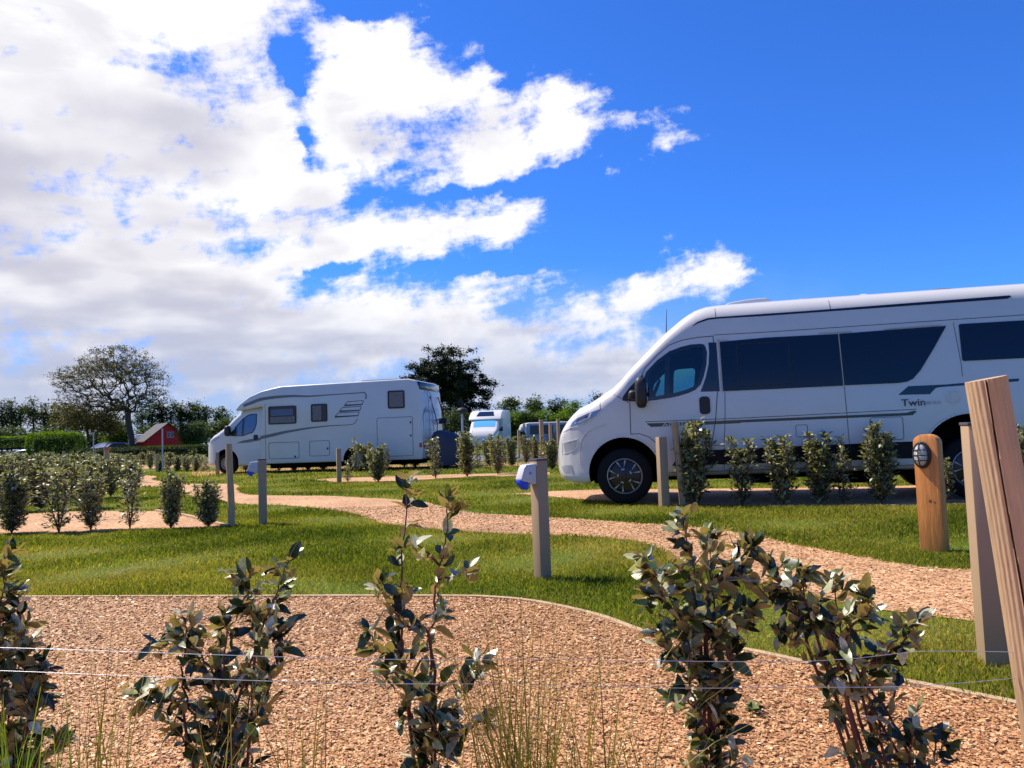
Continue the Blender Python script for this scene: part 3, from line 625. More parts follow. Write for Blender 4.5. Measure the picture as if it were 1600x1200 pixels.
def cut(o, cutters, deps=True):
    for c in cutters:
        c.parent = o.parent
        mo = o.modifiers.new('cut', 'BOOLEAN'); mo.operation = 'DIFFERENCE'; mo.object = c; mo.solver = 'EXACT'
        try: mo.material_mode = 'TRANSFER'
        except Exception: pass
    dg = bpy.context.evaluated_depsgraph_get(); me = bpy.data.meshes.new_from_object(o.evaluated_get(dg)); o.modifiers.clear(); o.data = me
    me.polygons.foreach_set('use_smooth', [True]*len(me.polygons)); me.set_sharp_from_angle(angle=R(32))
    for c in cutters: bpy.data.objects.remove(c)
def panel(name, B, poly, mt, parent, off=.004, thick=.012, side=-1, step=.06, bevel=0, attr_label=None):
    """flat outline in (x,z) wrapped onto the body side, with thickness"""
    bm = bmesh.new(); vs = [bm.verts.new((p[0], 0, p[1])) for p in poly]; bm.faces.new(vs)
    zs = [p[1] for p in poly]; xs = [p[0] for p in poly]
    for ax, lo_, hi_ in ((2, min(zs), max(zs)), (0, min(xs), max(xs))):
        n = int((hi_-lo_)/(step if ax == 2 else step*3))
        for i in range(1, n+1):
            q = lo_+(hi_-lo_)*i/(n+1); co = [0, 0, 0]; no = [0, 0, 0]; co[ax] = q; no[ax] = 1
            bmesh.ops.bisect_plane(bm, geom=bm.verts[:]+bm.edges[:]+bm.faces[:], plane_co=co, plane_no=no)
    ret = bmesh.ops.extrude_face_region(bm, geom=bm.faces[:]); new = {v for v in ret['geom'] if isinstance(v, bmesh.types.BMVert)}
    for v in bm.verts:
        y = B.Y(v.co.x, v.co.z)+(off if v in new else off-thick); v.co.y = side*y
    bmesh.ops.recalc_face_normals(bm, faces=bm.faces)
    me = bpy.data.meshes.new(name); bm.to_mesh(me); bm.free(); me.materials.append(mt)
    return link(name, me, parent, 25)
def line(mb, B, pts, w=.008, off=.003, side=-1, step=.05):
    pts = dense([(p[0], 0, p[1]) for p in pts], step)
    for i in range(len(pts)-1):
        a, b = pts[i], pts[i+1]; t = (b-a).normalized(); n = Vector((-t.z, 0, t.x))*w/2; e = t*w*.3; q = []
        for p in (a-e+n, b+e+n, b+e-n, a-e-n): q.append(Vector((p.x, side*(B.Y(p.x, p.z)+off), p.z)))
        mb.add(q+[Vector((p.x, p.y-side*.006, p.z)) for p in q], [(0, 1, 2, 3), (4, 7, 6, 5), (0, 4, 5, 1), (2, 6, 7, 3), (1, 5, 6, 2), (0, 3, 7, 4)])
def seam(name, B, mt, parent, runs, w=.008, off=.003, step=.05):
    for r_ in runs:
        mb = MB(); line(mb, B, r_, w, off, step=step); mb.build(name, mt, parent)
def rrect(x0, x1, z0, z1, r, n=5):
    out = []
    for cx, cz, a0 in ((x1-r, z1-r, 0), (x0+r, z1-r, 90), (x0+r, z0+r, 180), (x1-r, z0+r, 270)):
        for i in range(n+1): a = R(a0+90*i/n); out.append((cx+r*math.cos(a), cz+r*math.sin(a)))
    return out
def text(name, s, size, mt, parent, x, y, z, rot=(R(90), 0, 0), sx=1, bold=0):
    c = bpy.data.curves.new(name, 'FONT'); c.body = s; c.size = size; c.extrude = .0015; c.offset = bold; o = bpy.data.objects.new(name, c); C.objects.link(o)
    me = bpy.data.meshes.new_from_object(o.evaluated_get(bpy.context.evaluated_depsgraph_get())); bpy.data.objects.remove(o); me.materials.clear(); me.materials.append(mt)
    t = bpy.data.objects.new(name, me); C.objects.link(t); t.parent = parent; t.location = (x, y, z); t.rotation_euler = rot; t.scale = (sx, 1, 1); return t
def cyl_cut(x, z, r, y0, y1):
    mb = MB(); mb.lathe_y([(0.001, y0), (r, y0), (r, y1), (.001, y1)], x, z, 48); o = mb.build('cutter', M['void'], None, smooth=0)
    bm = bmesh.new(); bm.from_mesh(o.data); bmesh.ops.remove_doubles(bm, verts=bm.verts, dist=.002); bmesh.ops.recalc_face_normals(bm, faces=bm.faces); bm.to_mesh(o.data); bm.free(); return o
def wheel(parent, x, y, z, r, rim, side=-1, style='alloy', w=.22, rot=.3):
    wm = MB(); yo = y; yi = y-side*w; s = side
    wm.lathe_y([(rim, yi), (r-.03, yi), (r, yi+s*.03), (r, yo-s*.04), (r-.02, yo-s*.012), (r-.06, yo+s*.004), (rim+.02, yo+s*.004), (rim, yo-s*.01), (rim-.005, yo-s*.05)], x, z, 48)
    t = wm.build('tyre', M['tyre'], None); wh = bpy.data.objects.new('wheel', None); wh.empty_display_size = .1; C.objects.link(wh); wh.parent = parent
    t.parent = wh
    rm = MB(); rm.lathe_y([(rim, yo-s*.005), (rim-.02, yo-s*.012), (rim-.03, yo-s*.05), (rim*.5, yo-s*.035), (rim*.2, yo-s*.02), (.001, yo-s*.02)], x, z, 40, 0)
    if style == 'alloy':
        rm.lathe_y([(rim+.004, yo-s*.004), (rim-.006, yo+s*.001), (rim-.010, yo-s*.006)], x, z, 40, 1)
        for k in range(5):
            a0 = rot+k*2*math.pi/5
            def P(r_, a, d=0): return (x+r_*math.cos(a), yo-s*(.012-d), z+r_*math.sin(a))
            for sg in (-1, 1):
                a1 = a0+sg*.20; a2 = a0+sg*.30; q = [P(rim*.44, a0+sg*.02), P(rim*.97, a1+sg*.0), P(rim*.97, a2), P(rim*.50, a0+sg*.36)]
                # slim silver edge of each spoke
                q = [P(rim*.40, a0+sg*.10), P(rim*.50, a0+sg*.16), P(rim*.96, a0+sg*.33), P(rim*.96, a0+sg*.23)]
                rm.add(q+[(p[0], p[1]-s*.012, p[2]) for p in q], [(0, 1, 2, 3), (7, 6, 5, 4), (0, 4, 5, 1), (1, 5, 6, 2), (2, 6, 7, 3), (3, 7, 4, 0)], 1)
            q = [P(rim*.36, a0-.24), P(rim*.36, a0+.24), P(rim*.44, a0+.18), P(rim*.44, a0-.18)]
            rm.add(q+[(p[0], p[1]-s*.012, p[2]) for p in q], [(0, 1, 2, 3), (7, 6, 5, 4), (0, 4, 5, 1), (1, 5, 6, 2), (2, 6, 7, 3), (3, 7, 4, 0)], 1)
        rm.lathe_y([(.028, yo-s*.006), (.024, yo-s*.002), (.001, yo-s*.002)], x, z, 16, 0)
    rm.build('rim', [M['rimk'], M['rims']] if style == 'alloy' else [M['rims'], M['rims']], wh)
    return wh
yaw = R(11.8); D = Vector((math.cos(yaw), -math.sin(yaw), 0))
van = thing('campervan', 'large white campervan with black side windows parked at the right', 'campervan', (0, 0, 0), -yaw)
fwp = Vector((1.44, 9.85, 0)); inward = Vector((math.sin(yaw), math.cos(yaw), 0))
van.location = fwp-D*.95+inward*1.02
HWV = 1.02
TOP = [(-.03, .60), (-.018, .70), (.01, .80), (.05, .93), (.09, 1.00), (.16, 1.10), (.24, 1.185), (.33, 1.26), (.5, 1.335), (.62, 1.41), (.72, 1.475), (.79, 1.51), (.9, 1.61), (1.007, 1.728), (1.141, 1.858), (1.274, 1.985), (1.381, 2.09), (1.513, 2.21), (1.644, 2.315), (1.748, 2.395), (1.877, 2.47), (2.004, 2.512), (2.153, 2.53), (3.2, 2.54), (6.2, 2.55), (6.36, 2.49)]
BOT = [(-.03, .52), (-.015, .44), (.02, .37), (.10, .315), (.25, .28), (.45, .27), (.47, .30), (1.5, .35), (4.2, .37), (6.36, .36)]
PLAN = [(-.03, .42), (-.018, .52), (.01, .64), (.05, .73), (.1, .79), (.2, .862), (.33, .92), (.5, .962), (.7, .985), (1.0, 1.0), (6.2, 1.0), (6.33, .985), (6.36, .95)]
RT = [(-.03, .06), (.2, .16), (.6, .20), (1.0, .16), (1.5, .17), (2.1, .22), (6.36, .22)]
VB = Body(TOP, BOT, PLAN, HWV, .10, RT, 6.36)
xs = sorted(set([-.03, -.018, 0, .025, .05, .075, .1, .13, .16, .2, .24, .28, .33, .4, .47, .55, .62, .7, .78, .85, .92, 1.0, 1.07, 1.14, 1.21, 1.28, 1.35, 1.42, 1.5, 1.58, 1.65, 1.72, 1.8, 1.88, 1.95, 2.02, 2.1, 2.2]+[2.2+.25*i for i in range(1, 16)]+[6.2, 6.28, 6.33, 6.36]))
body = VB.mesh(xs).build('body', [M['white'], M['void']], van, smooth=32)
WIN = [(1.195, 1.36), (1.185, 1.47), (1.195, 1.60), (1.232, 1.69), (1.375, 1.832), (1.528, 1.937), (1.678, 1.988), (1.80, 2.012), (1.923, 2.015), (1.97, 2.002), (1.988, 1.96), (2.0, 1.90), (1.985, 1.749), (1.945, 1.60), (1.90, 1.495), (1.83, 1.43), (1.746, 1.395), (1.62, 1.362), (1.524, 1.345), (1.35, 1.325), (1.252, 1.318), (1.215, 1.328)]
tun = MB(); tun.prism(WIN, -1.3, 1.3); tun = tun.build('cutter', M['seat'], None, smooth=0)
AF, AR = (.90, .41, .455), (4.95, .46, .55)
cutters = [cyl_cut(a[0], a[1], a[2], y0, y1) for a in (AF, AR) for y0, y1 in ((-1.3, -.62), (.62, 1.3))]
cut(body, cutters+[tun])
# arch lips
for a, r in ((AF, .455), (AR, .55)):
    mb = MB(); pts = [(a[0]+(r+.012)*math.cos(t), a[1]+(r+.012)*math.sin(t)) for t in [R(q) for q in range(-8, 190, 6)]]
    pts = [p for p in pts if p[1] > .34]; line(mb, VB, pts, .022, .010); mb.build('wheel_arch_lip', M['white'], van)
# cab glass: near pane, far pane, frame bars and what shows inside
gl = glass('cab_glass', (.33, .62, .70))
glf = glass('cab_glass_front', (.55, .66, .70))
panel('cab_window', VB, WIN, glf, van, -.012, .004); panel('cab_window', VB, WIN, gl, van, -.012, .004, side=1)
def ring(poly, k):
    c = Vector((sum(p[0] for p in poly)/len(poly), sum(p[1] for p in poly)/len(poly)))
    out = []
    n = len(poly)
    for i, p in enumerate(poly):
        a = Vector(poly[i-1]); b = Vector(poly[(i+1) % n]); t = (b-a).normalized(); nn = Vector((-t.y, t.x))
        if nn.dot(c-Vector(p)) < 0: nn = -nn
        out.append((p[0]+nn.x*k, p[1]+nn.y*k))
    return out
def frame(name, B, poly, k, mt, parent, off=.004, side=-1, thick=.014):
    inn = ring(poly, k); mb = MB(); n = len(poly)
    def W3(p, o): return (p[0], side*(B.Y(*p)+o), p[1])
    v = [W3(p, off) for p in poly]+[W3(p, off) for p in inn]+[W3(p, off-thick) for p in poly]+[W3(p, off-thick) for p in inn]; f = []
    for i in range(n):
        j = (i+1) % n; f += [(i, j, n+j, n+i), (2*n+j, 2*n+i, 3*n+i, 3*n+j), (i, 2*n+i, 2*n+j, j), (n+j, 3*n+j, 3*n+i, n+i)]
    mb.add(v, f); return mb.build(name, mt, parent, smooth=25)
frame('window_frame', VB, WIN, .05, M['black'], van); frame('window_frame', VB, WIN, .07, M['blackm'], van, side=1)
panel('window_post', VB, [(1.44, 1.34), (1.50, 1.345), (1.545, 1.95), (1.48, 1.90)], M['black'], van, .003, .01)
SEE = [(1.56, 1.475), (1.60, 1.455), (1.80, 1.468), (1.845, 1.50), (1.87, 1.60), (1.893, 1.79), (1.885, 1.83), (1.86, 1.845), (1.66, 1.84), (1.60, 1.825), (1.583, 1.79)]
# inside: blind round the far door glass, seat, wheel
mb = MB(); oc = [(1.50, 1.33), (1.72, 1.36), (1.84, 1.40), (1.93, 1.49), (1.99, 1.62), (2.02, 1.80), (2.02, 2.05), (1.66, 2.05), (1.52, 1.98), (1.49, 1.8), (1.49, 1.6)]
SEE2 = [(p[0]+.0, p[1]) for p in SEE]
vv = [(p[0], .80, p[1]) for p in oc]+[(p[0], .80, p[1]) for p in SEE2]+[(p[0], .83, p[1]) for p in oc]+[(p[0], .83, p[1]) for p in SEE2]; n = 11; ff = []
for i in range(n):
    j = (i+1) % n; ff += [(i, j, n+j, n+i), (2*n+j, 2*n+i, 3*n+i, 3*n+j), (i, 2*n+i, 2*n+j, j), (n+j, 3*n+j, 3*n+i, n+i)]
mb.add(vv, ff); mb.build('door_trim', M['seat'], van, smooth=0)
mb = MB(); mb.tube([(1.31+.17*math.cos(t)*.45, -.40+.19*math.sin(t), 1.44+.17*math.cos(t)) for t in [R(q) for q in range(0, 361, 20)]], .016, 8); mb.tube([(1.18, -.40, 1.36), (1.31, -.40, 1.44)], .03, 8); mb.build('steering_wheel', M['blackm'], van)
mb = MB(); mb.box(1.17, 1.34, -.6, .75, 1.30, 1.40); mb.build('dashboard', M['seat'], van, bevel=.02)
# black pillar panel and the dark habitation windows
panel('pillar_panel', VB, [(1.895, 1.405), (2.128, 1.40), (2.12, 2.021), (2.022, 2.024), (2.026, 1.90), (2.01, 1.745), (1.97, 1.59), (1.93, 1.49)], M['black'], van)
ws = [(2.169, 1.398), (2.7, 1.398), (3.20, 1.40), (3.575, 1.402), (3.562, 2.040), (2.72, 2.045), (2.16, 2.025)]
panel('side_window', VB, ws, M['dkglass'], van, .010, .02)
panel('side_window', VB, [(3.592, 1.404), (4.20, 1.404), (4.29, 1.415), (4.36, 1.445), (4.453, 1.547), (4.632, 1.82), (4.777, 2.062), (4.1, 2.052), (3.578, 2.040)], M['dkglass'], van, .010, .02)
panel('side_window', VB, rrect(4.915, 5.95, 1.63, 2.075, .02, 2), M['dkglass'], van, .010, .02)
seam('window_rail', VB, M['seamw'], van, [[(2.145, 2.06), (2.152, 1.395)]], .012, .006)
seam('window_rail', VB, M['seamw'], van, [[(3.569, 2.05), (3.583, 1.40)]], .010, .014)
seam('window_rail', VB, M['seamw'], van, [[(3.35, 2.06), (3.72, 2.058)]], .010, .012)
seam('window_rail', VB, M['seamw'], van, [[(4.1, 2.064), (4.72, 2.074)]], .010, .012)
seam('window_rail', VB, M['seamw'], van, [[(2.13, 2.04), (2.26, 2.042)]], .008, .012)
mb = MB(); line(mb, VB, ring(rrect(2.36, 2.98, 1.45, 1.98, .04, 3), 0)+[rrect(2.36, 2.98, 1.45, 1.98, .04, 3)[0]], .010, .0125); mb.build('inner_window_seal', M['blackm'], van)
# stripes
panel('roof_stripe', VB, [(1.842, 2.245), (1.90, 2.278), (2.036, 2.318), (2.16, 2.325), (2.75, 2.322), (5.47, 2.345), (5.515, 2.372), (5.495, 2.386), (3.2, 2.352), (2.16, 2.347), (2.03, 2.341), (1.90, 2.300), (1.85, 2.262)], M['black'], van, .002, .01)
panel('waist_stripe', VB, [(1.205, 1.032), (1.262, .985), (2.349, .992), (2.36, 1.0), (2.69, 1.002), (4.256, 1.012), (4.33, 1.014), (4.378, 1.060), (4.34, 1.066), (4.26, 1.045), (2.69, 1.035), (1.9, 1.03)], M['black'], van, .002, .01)
mb = MB(); line(mb, VB, [(1.19, 1.052), (2.35, 1.055), (3.0, 1.062), (4.369, 1.083)], .008, .002); mb.build('waist_line', M['black'], van)
panel('rear_stripe', VB, [(4.185, 1.262), (4.531, 1.254), (4.60, 1.324), (4.66, 1.334), (5.485, 1.362), (5.50, 1.392), (5.46, 1.395), (4.70, 1.362), (4.305, 1.361)], M['black'], van, .002, .01)
panel('lower_band', VB, [(1.50, .486), (3, .495), (4.40, .505), (4.44, .705), (3, .688), (1.62, .665)], M['band'], van, .004, .012)
panel('lower_band', VB, [(5.53, .51), (6.25, .51), (6.25, .72), (5.50, .71)], M['band'], van, .004, .012)
# seams
seam('door_seam', VB, M['seam'], van, [[(1.008, 1.294), (1.003, .903), (1.11, .905), (1.23, .86), (1.33, .77), (1.40, .62)]], .009)
seam('door_seam', VB, M['seam'], van, [[(1.15, 1.60), (1.22, 1.74), (1.381, 1.90), (1.533, 2.02), (1.70, 2.075), (1.90, 2.10), (2.084, 2.105), (2.095, 1.8), (2.10, 1.40), (2.06, 1.05), (1.985, .686), (2.0, .48)]], .009)
seam('door_seam', VB, M['seam'], van, [[(2.19, 1.39), (2.173, 1.035), (2.146, .73), (2.13, .42)]], .007)
seam('door_seam', VB, M['seam'], van, [[(1.985, .73), (2.15, .73)]], .007)
seam('door_seam', VB, M['seam'], van, [[(2.097, 2.118), (2.743, 2.115), (5.595, 2.140), (6.2, 2.145)]], .007)
seam('door_seam', VB, M['seam'], van, [[(2.13, 2.52), (2.13, 2.35)]], .006)
seam('door_seam', VB, M['seam'], van, [[(3.50, 2.52), (3.50, 2.36)]], .006)
seam('door_seam', VB, M['seam'], van, [[(3.59, 1.39), (3.61, .42)]], .006)
seam('door_seam', VB, M['seam'], van, [[(.62, 1.39), (.625, 1.24)]], .008)
seam('door_seam', VB, M['seam'], van, [[(.72, 1.47), (.91, 1.36), (1.0, 1.30)]], .008)
seam('door_seam', VB, M['seam'], van, [[(.10, .955), (.30, 1.03), (.45, 1.07)]], .006)
seam('door_seam', VB, M['seam'], van, [[(4.86, 2.10), (4.90, 1.60), (4.90, 1.45)]], .005)
seam('door_seam', VB, M['seam'], van, [[(1.45, .40), (2.9, .415), (4.4, .425)]], .006)
mb = MB()
for p in (rrect(3.851, 4.216, .73, 1.0, .03, 3), rrect(3.003, 3.138, .80, .945, .02, 3)): seam('service_flap', VB, M['seam'], van, [p+[p[0]]], .006)
line(mb, VB, [(3.88, .97), (3.98, .97), (4.0, .95), (4.10, .95), (4.12, .93), (4.17, .92), (4.18, .76)], .006); mb.build('service_flap', M['seam'], van)
panel('service_flap_door', VB, rrect(3.858, 4.209, .737, .993, .028, 3), M['white2'], van, .006, .01)
mb = MB(); y = VB.Y(4.78, 1.21); mb.lathe_y([(.085, -y+.004), (.085, -y-.006), (.068, -y-.010), (.060, -y-.004), (.03, -y-.004), (.03, -y-.012), (.001, -y-.012)], 4.78, 1.21, 32); mb.build('filler_cap', M['white2'], van)
panel('door_handle', VB, rrect(1.872, 2.003, 1.120, 1.343, .045, 5), M['blackm'], van, .012, .02)
# headlamp, fog lamp, bumper recess, fender flare
panel('headlight', VB, [(.212, 1.025), (.245, 1.085), (.313, 1.135), (.468, 1.195), (.622, 1.238), (.634, 1.226), (.568, 1.160), (.437, 1.085), (.32, 1.045)], M['lens'], van, .006, .02, step=.03)
mb = MB(); line(mb, VB, [(.205, 1.012), (.32, 1.03), (.437, 1.07), (.575, 1.15), (.645, 1.235)], .014, .006); line(mb, VB, [(.36, 1.09), (.47, 1.13), (.50, 1.19)], .02, .009); line(mb, VB, [(.28, 1.07), (.36, 1.09)], .012, .009); mb.build('headlight_surround', M['white2'], van)
mb = MB(); line(mb, VB, [(.30, 1.08), (.33, 1.12), (.45, 1.16)], .012, .008); line(mb, VB, [(.43, 1.11), (.44, 1.16)], .03, .008); mb.build('headlight_reflector', M['seam'], van)
panel('fog_light_cover', VB, [(.085, .80), (.299, .846), (.295, .80), (.275, .755), (.217, .714), (.075, .68)], M['offwhite'], van, .005, .02, step=.03)
mb = MB(); line(mb, VB, [(.08, .812), (.309, .858), (.305, .79), (.283, .745), (.22, .702), (.07, .665)], .010, .007); mb.build('fog_light_rim', M['white'], van)
panel('bumper_recess', VB, [(.04, .525), (.21, .523), (.235, .41), (.09, .425)], M['offwhite'], van, .004, .02, step=.03)
mb = MB(); line(mb, VB, smoothline([(.322, .56), (.332, .71), (.377, .861), (.483, .972), (.689, 1.028)], 5), .016, .010); mb.build('fender_flare', M['white'], van)
# mirror
mb = MB()
def blob(mb, c, r, n=10, mi=0, sq=1.0):
    v = []; 
    for i in range(n+1):
        t = math.pi*i/n
        for j in range(n*2):
            g = math.pi*j/n; d = [math.sin(t)*math.cos(g), math.sin(t)*math.sin(g), math.cos(t)]
            d = [math.copysign(abs(q)**sq, q) for q in d]; v.append((c[0]+r[0]*d[0], c[1]+r[1]*d[1], c[2]+r[2]*d[2]))
    k = n*2; f = [(i*k+j, i*k+(j+1) % k, (i+1)*k+(j+1) % k, (i+1)*k+j) for i in range(n) for j in range(k)]; mb.add(v, f, mi)
yw = VB.Y(1.1, 1.4)
blob(mb, (1.165, -yw-.20, 1.42), (.075, .12, .195), 12, 0, .6); blob(mb, (1.06, -yw-.13, 1.40), (.06, .1, .06), 8, 0, .8); mb.tube([(1.02, -yw+.02, 1.36), (1.10, -yw-.12, 1.38)], [.05, .04], 8)
mir = mb.build('wing_mirror', M['blackm'], van); mb = MB(); mb.box(1.232, 1.250, -yw-.27, -yw-.14, 1.41, 1.54); mb.box(1.232, 1.250, -yw-.27, -yw-.14, 1.29, 1.37); mb.build('mirror_glass', M['lens'], mir, bevel=.01)
panel('mirror_mount', VB, [(.915, 1.335), (.925, 1.39), (1.013, 1.50), (1.117, 1.60), (1.19, 1.655), (1.19, 1.32), (1.1, 1.318)], M['blackm'], van, .008, .02)
mb = MB(); yw = VB.Y(1.1, 1.4); blob(mb, (1.165, yw+.20, 1.42), (.075, .12, .195), 10, 0, .6); mb.tube([(1.02, yw-.02, 1.36), (1.10, yw+.12, 1.38)], [.05, .04], 8); mb.build('wing_mirror', M['blackm'], van)
# windscreen laid on the raked front
mb = MB(); g = [(x, y) for x in [.86+.066*i for i in range(11)] for y in [-.72+.16*j for j in range(10)]]
v = [(x, y*(.92+.0*(x)), interp(TOP, x)+.03*(1-(y/.8)**2)+.008) for x, y in g]; n = 10; mb.add(v, [(i*n+j, i*n+j+1, (i+1)*n+j+1, (i+1)*n+j) for i in range(10) for j in range(9)]); mb.build('windscreen', M['black'], van)
# roof gear
mb = MB(); prof = [(2.285, 2.55), (2.30, 2.585), (2.36, 2.605), (2.60, 2.632), (2.83, 2.634), (2.875, 2.60), (2.88, 2.55)]; mb.prism(prof, -.42, .28); mb.build('roof_vent', M['white2'], van, bevel=.02)
mb = MB(); mb.box(3.23, 3.36, -.45, -.3, 2.55, 2.59); mb.build('roof_fitting', M['grey2'], van, bevel=.01)
mb = MB(); blob(mb, (4.03, -.3, 2.555), (.11, .16, .055), 8); mb.build('roof_fitting', M['white2'], van)
mb = MB(); blob(mb, (4.98, -.15, 2.55), (.20, .22, .085), 8, 0, .7); mb.build('satellite_dome', M['grey'], van)
mb = MB(); mb.tube([(1.50, -.45, 2.17), (1.525, -.45, 2.56)], [.008, .003], 6); mb.build('antenna', M['blackm'], van)
mb = MB(); mb.box(.5, 1.35, -.9, .9, .28, .34); mb.box(1.4, 6.2, -.85, .85, .30, .37); mb.box(3.3, 3.9, -.9, -.3, .22, .33); mb.box(2.3, 2.9, -.88, -.4, .24, .33); mb.build('underbody', M['void'], van, bevel=.02)
for a, sg in ((AF, -1), (AR, -1), (AF, 1), (AR, 1)): wheel(van, a[0], sg*.985, .37, .355, .222, sg, rot=R(-42))
y = -VB.Y(1.6, 1.01)-.010
text('maker_lettering', 'ADRIA', .058, M['lens'], van, 1.40, y+.004, .988, sx=2.0, bold=.001)
y = -VB.Y(4.4, 1.17)-.006
text('model_lettering', 'Twin', .118, M['seam'], van, 4.212, y, 1.125, sx=1.12, bold=.001); text('model_lettering', '640 SLX', .056, M['grey2'], van, 4.455, y, 1.135, sx=1.0)

# ---- coach-built motorhomes
DRK = [(-.03, .52), (-.018, .66), (.01, .78), (.05, .93), (.09, 1.00), (.16, 1.10), (.24, 1.185), (.33, 1.26), (.5, 1.335), (.62, 1.41), (.72, 1.475), (.79, 1.51), (.9, 1.61), (1.007, 1.72), (1.141, 1.84), (1.27, 1.95), (1.40, 2.06), (1.6, 2.12), (2.3, 2.16)]
BOT2 = [(-.03, .46), (-.015, .40), (.02, .33), (.10, .28), (.25, .25), (.45, .25), (2.3, .24)]
def motorhome(root, L=7.42, top=2.765, deco=True, cabglass=None, dz=0):
    """local x: 0 nose, L rear; near side -y"""
    CB = Body(DRK, BOT2, PLAN[:-2], 1.0, .08, [(-.03, .06), (.3, .15), (2.3, .2)], 2.3, zt=2.3)
    cb = CB.mesh([-.03, -.018, 0, .025, .05, .075, .1, .13, .16, .2, .24, .28, .33, .4, .47, .55, .62, .7, .78, .85, .92, 1.0, 1.07, 1.14, 1.21, 1.28, 1.35, 1.42, 1.5, 1.6, 1.8, 2.0, 2.2]).build('cab', [M['white'], M['void']], root)
    FX = .85
    hw = 1.12
    prof = [(2.12, .30), (2.12, 1.2), (2.20, 2.12), (1.30, 2.00), (1.255, 2.06), (1.40, 2.22), (1.75, 2.45), (2.16, 2.60), (2.57, 2.68), (2.87, 2.725), (L-.37, top), (L-.12, top-.06), (L-.02, top-.38), (L+.06, .62), (L+.02, .30)]
    mb = MB(); mb.prism(prof, -hw, hw); co = mb.build('coach_body', [M['white2'], M['void']], root, bevel=.05, seg=3)
    RX = L-2.10
    cut(cb, [cyl_cut(FX, .38, .43, -1.3, -.6), cyl_cut(FX, .38, .43, .6, 1.3)]); cut(co, [cyl_cut(RX, .36, .42, -1.3, -.75), cyl_cut(RX, .36, .42, .75, 1.3)])
    for x, s, yy in ((FX, -1, .97), (FX, 1, .97), (RX, -1, 1.07), (RX, 1, 1.07)): wheel(root, x, s*yy, .34, .335, .2, s, 'steel')
    for s in (-1, 1):
        poly = [(1.165, 1.50), (1.43, 1.76), (1.60, 1.87), (1.70, 1.90), (1.925, 1.903), (1.925, 1.583), (1.87, 1.40), (1.80, 1.30), (1.45, 1.20), (1.19, 1.205)]
        w = panel('cab_window', CB, poly, M['skyglass'], root, .004, .012, side=s); frame('window_frame', CB, poly, .035, M['black'], w, .007, side=s); panel('window_post', CB, [(1.40, 1.20), (1.47, 1.20), (1.50, 1.80), (1.43, 1.75)], M['black'], w, .007, side=s)
        panel('mirror_mount', CB, [(.90, 1.23), (1.17, 1.45), (1.17, 1.21)], M['blackm'], root, .006, .02, side=s)
        mb = MB(); blob(mb, (1.02, s*1.18, 1.38), (.09, .10, .17), 8, 0, .6); mb.tube([(1.04, s*.96, 1.30), (1.04, s*1.14, 1.33)], .03, 6); mb.build('wing_mirror', M['blackm'], root)
        panel('headlight', CB, [(.212, 1.025), (.245, 1.085), (.313, 1.135), (.468, 1.195), (.622, 1.238), (.568, 1.160), (.437, 1.085)], M['lens'], root, .008, .02, step=.03, side=s)
        panel('door_handle', CB, rrect(1.82, 1.97, 1.06, 1.23, .04), M['blackm'], root, .010, .02, side=s)
    # windscreen
    rows = [.80+.076*i for i in range(9)]; ys = [-.74+.185*j for j in range(9)]; mb = MB()
    mb.add([(x, y*1.0, interp(DRK, x)+.03*(1-y*y)+.012) for x in rows for y in ys], [(i*9+j, i*9+j+1, (i+1)*9+j+1, (i+1)*9+j) for i in range(8) for j in range(8)]); mb.build('windscreen', cabglass or M['black'], root)
    mb = MB(); mb.prism([(2.3, .14), (L-.2, .16), (L-.2, .32), (2.3, .32)], -.85, .85); mb.build('underbody', M['void'], root)
    class Flat:
        def Y(s, x, z): return hw
    FB = Flat()
    if deco:
        def win(x0, x1, z0, z1, curt):
            p = rrect(x0, x1, z0, z1, .05, 4); w = panel('side_window', FB, p, M['dkglass'], root, .012, .02, step=2); frame('window_frame', FB, p, .035, M['blackm'], w, .022)
            if curt:
                mb = MB(); n = 28; a, b, c, d = curt
                for i in range(n):
                    xx = a+(b-a)*i/n; w_ = (b-a)/n; mb.add([(xx, -hw-.013-.003*(i % 2), c), (xx+w_, -hw-.013-.003*((i+1) % 2), c), (xx+w_, -hw-.013-.003*((i+1) % 2), d), (xx, -hw-.013-.003*(i % 2), d)], [(0, 1, 2, 3)])
                mb.build('curtain', M['grey2c'], w)
        win(2.413, 3.36, 1.53, 2.10, (2.46, 3.31, 1.57, 1.76)); mb = MB(); mb.box(2.50, 3.25, -hw-.016, -hw-.010, 1.80, 2.00); mb.build('blind', M['blindb'], root)
        win(3.86, 4.40, 1.56, 2.115, (3.91, 4.20, 1.60, 2.06)); win(6.39, 6.93, 1.87, 2.42, (6.44, 6.88, 1.92, 2.37))
        def strip(name, pts, ws, mt):
            mb = MB(); P = smoothline(pts, 5); n = len(P)
            for i in range(n-1):
                a, b = Vector((P[i][0], P[i][1])), Vector((P[i+1][0], P[i+1][1])); t = (b-a).normalized(); nn = Vector((-t.y, t.x)); w0 = np.interp(i/(n-1), np.linspace(0, 1, len(ws)), ws)/2; w1 = np.interp((i+1)/(n-1), np.linspace(0, 1, len(ws)), ws)/2
                q = [a+nn*w0, b+nn*w1, b-nn*w1, a-nn*w0]; mb.add([(p.x, -hw-.005, p.y) for p in q]+[(p.x, -hw+.01, p.y) for p in q], [(0, 1, 2, 3), (4, 7, 6, 5), (0, 4, 5, 1), (2, 6, 7, 3), (0, 3, 7, 4), (1, 5, 6, 2)])
            return mb.build(name, mt, root, smooth=0)
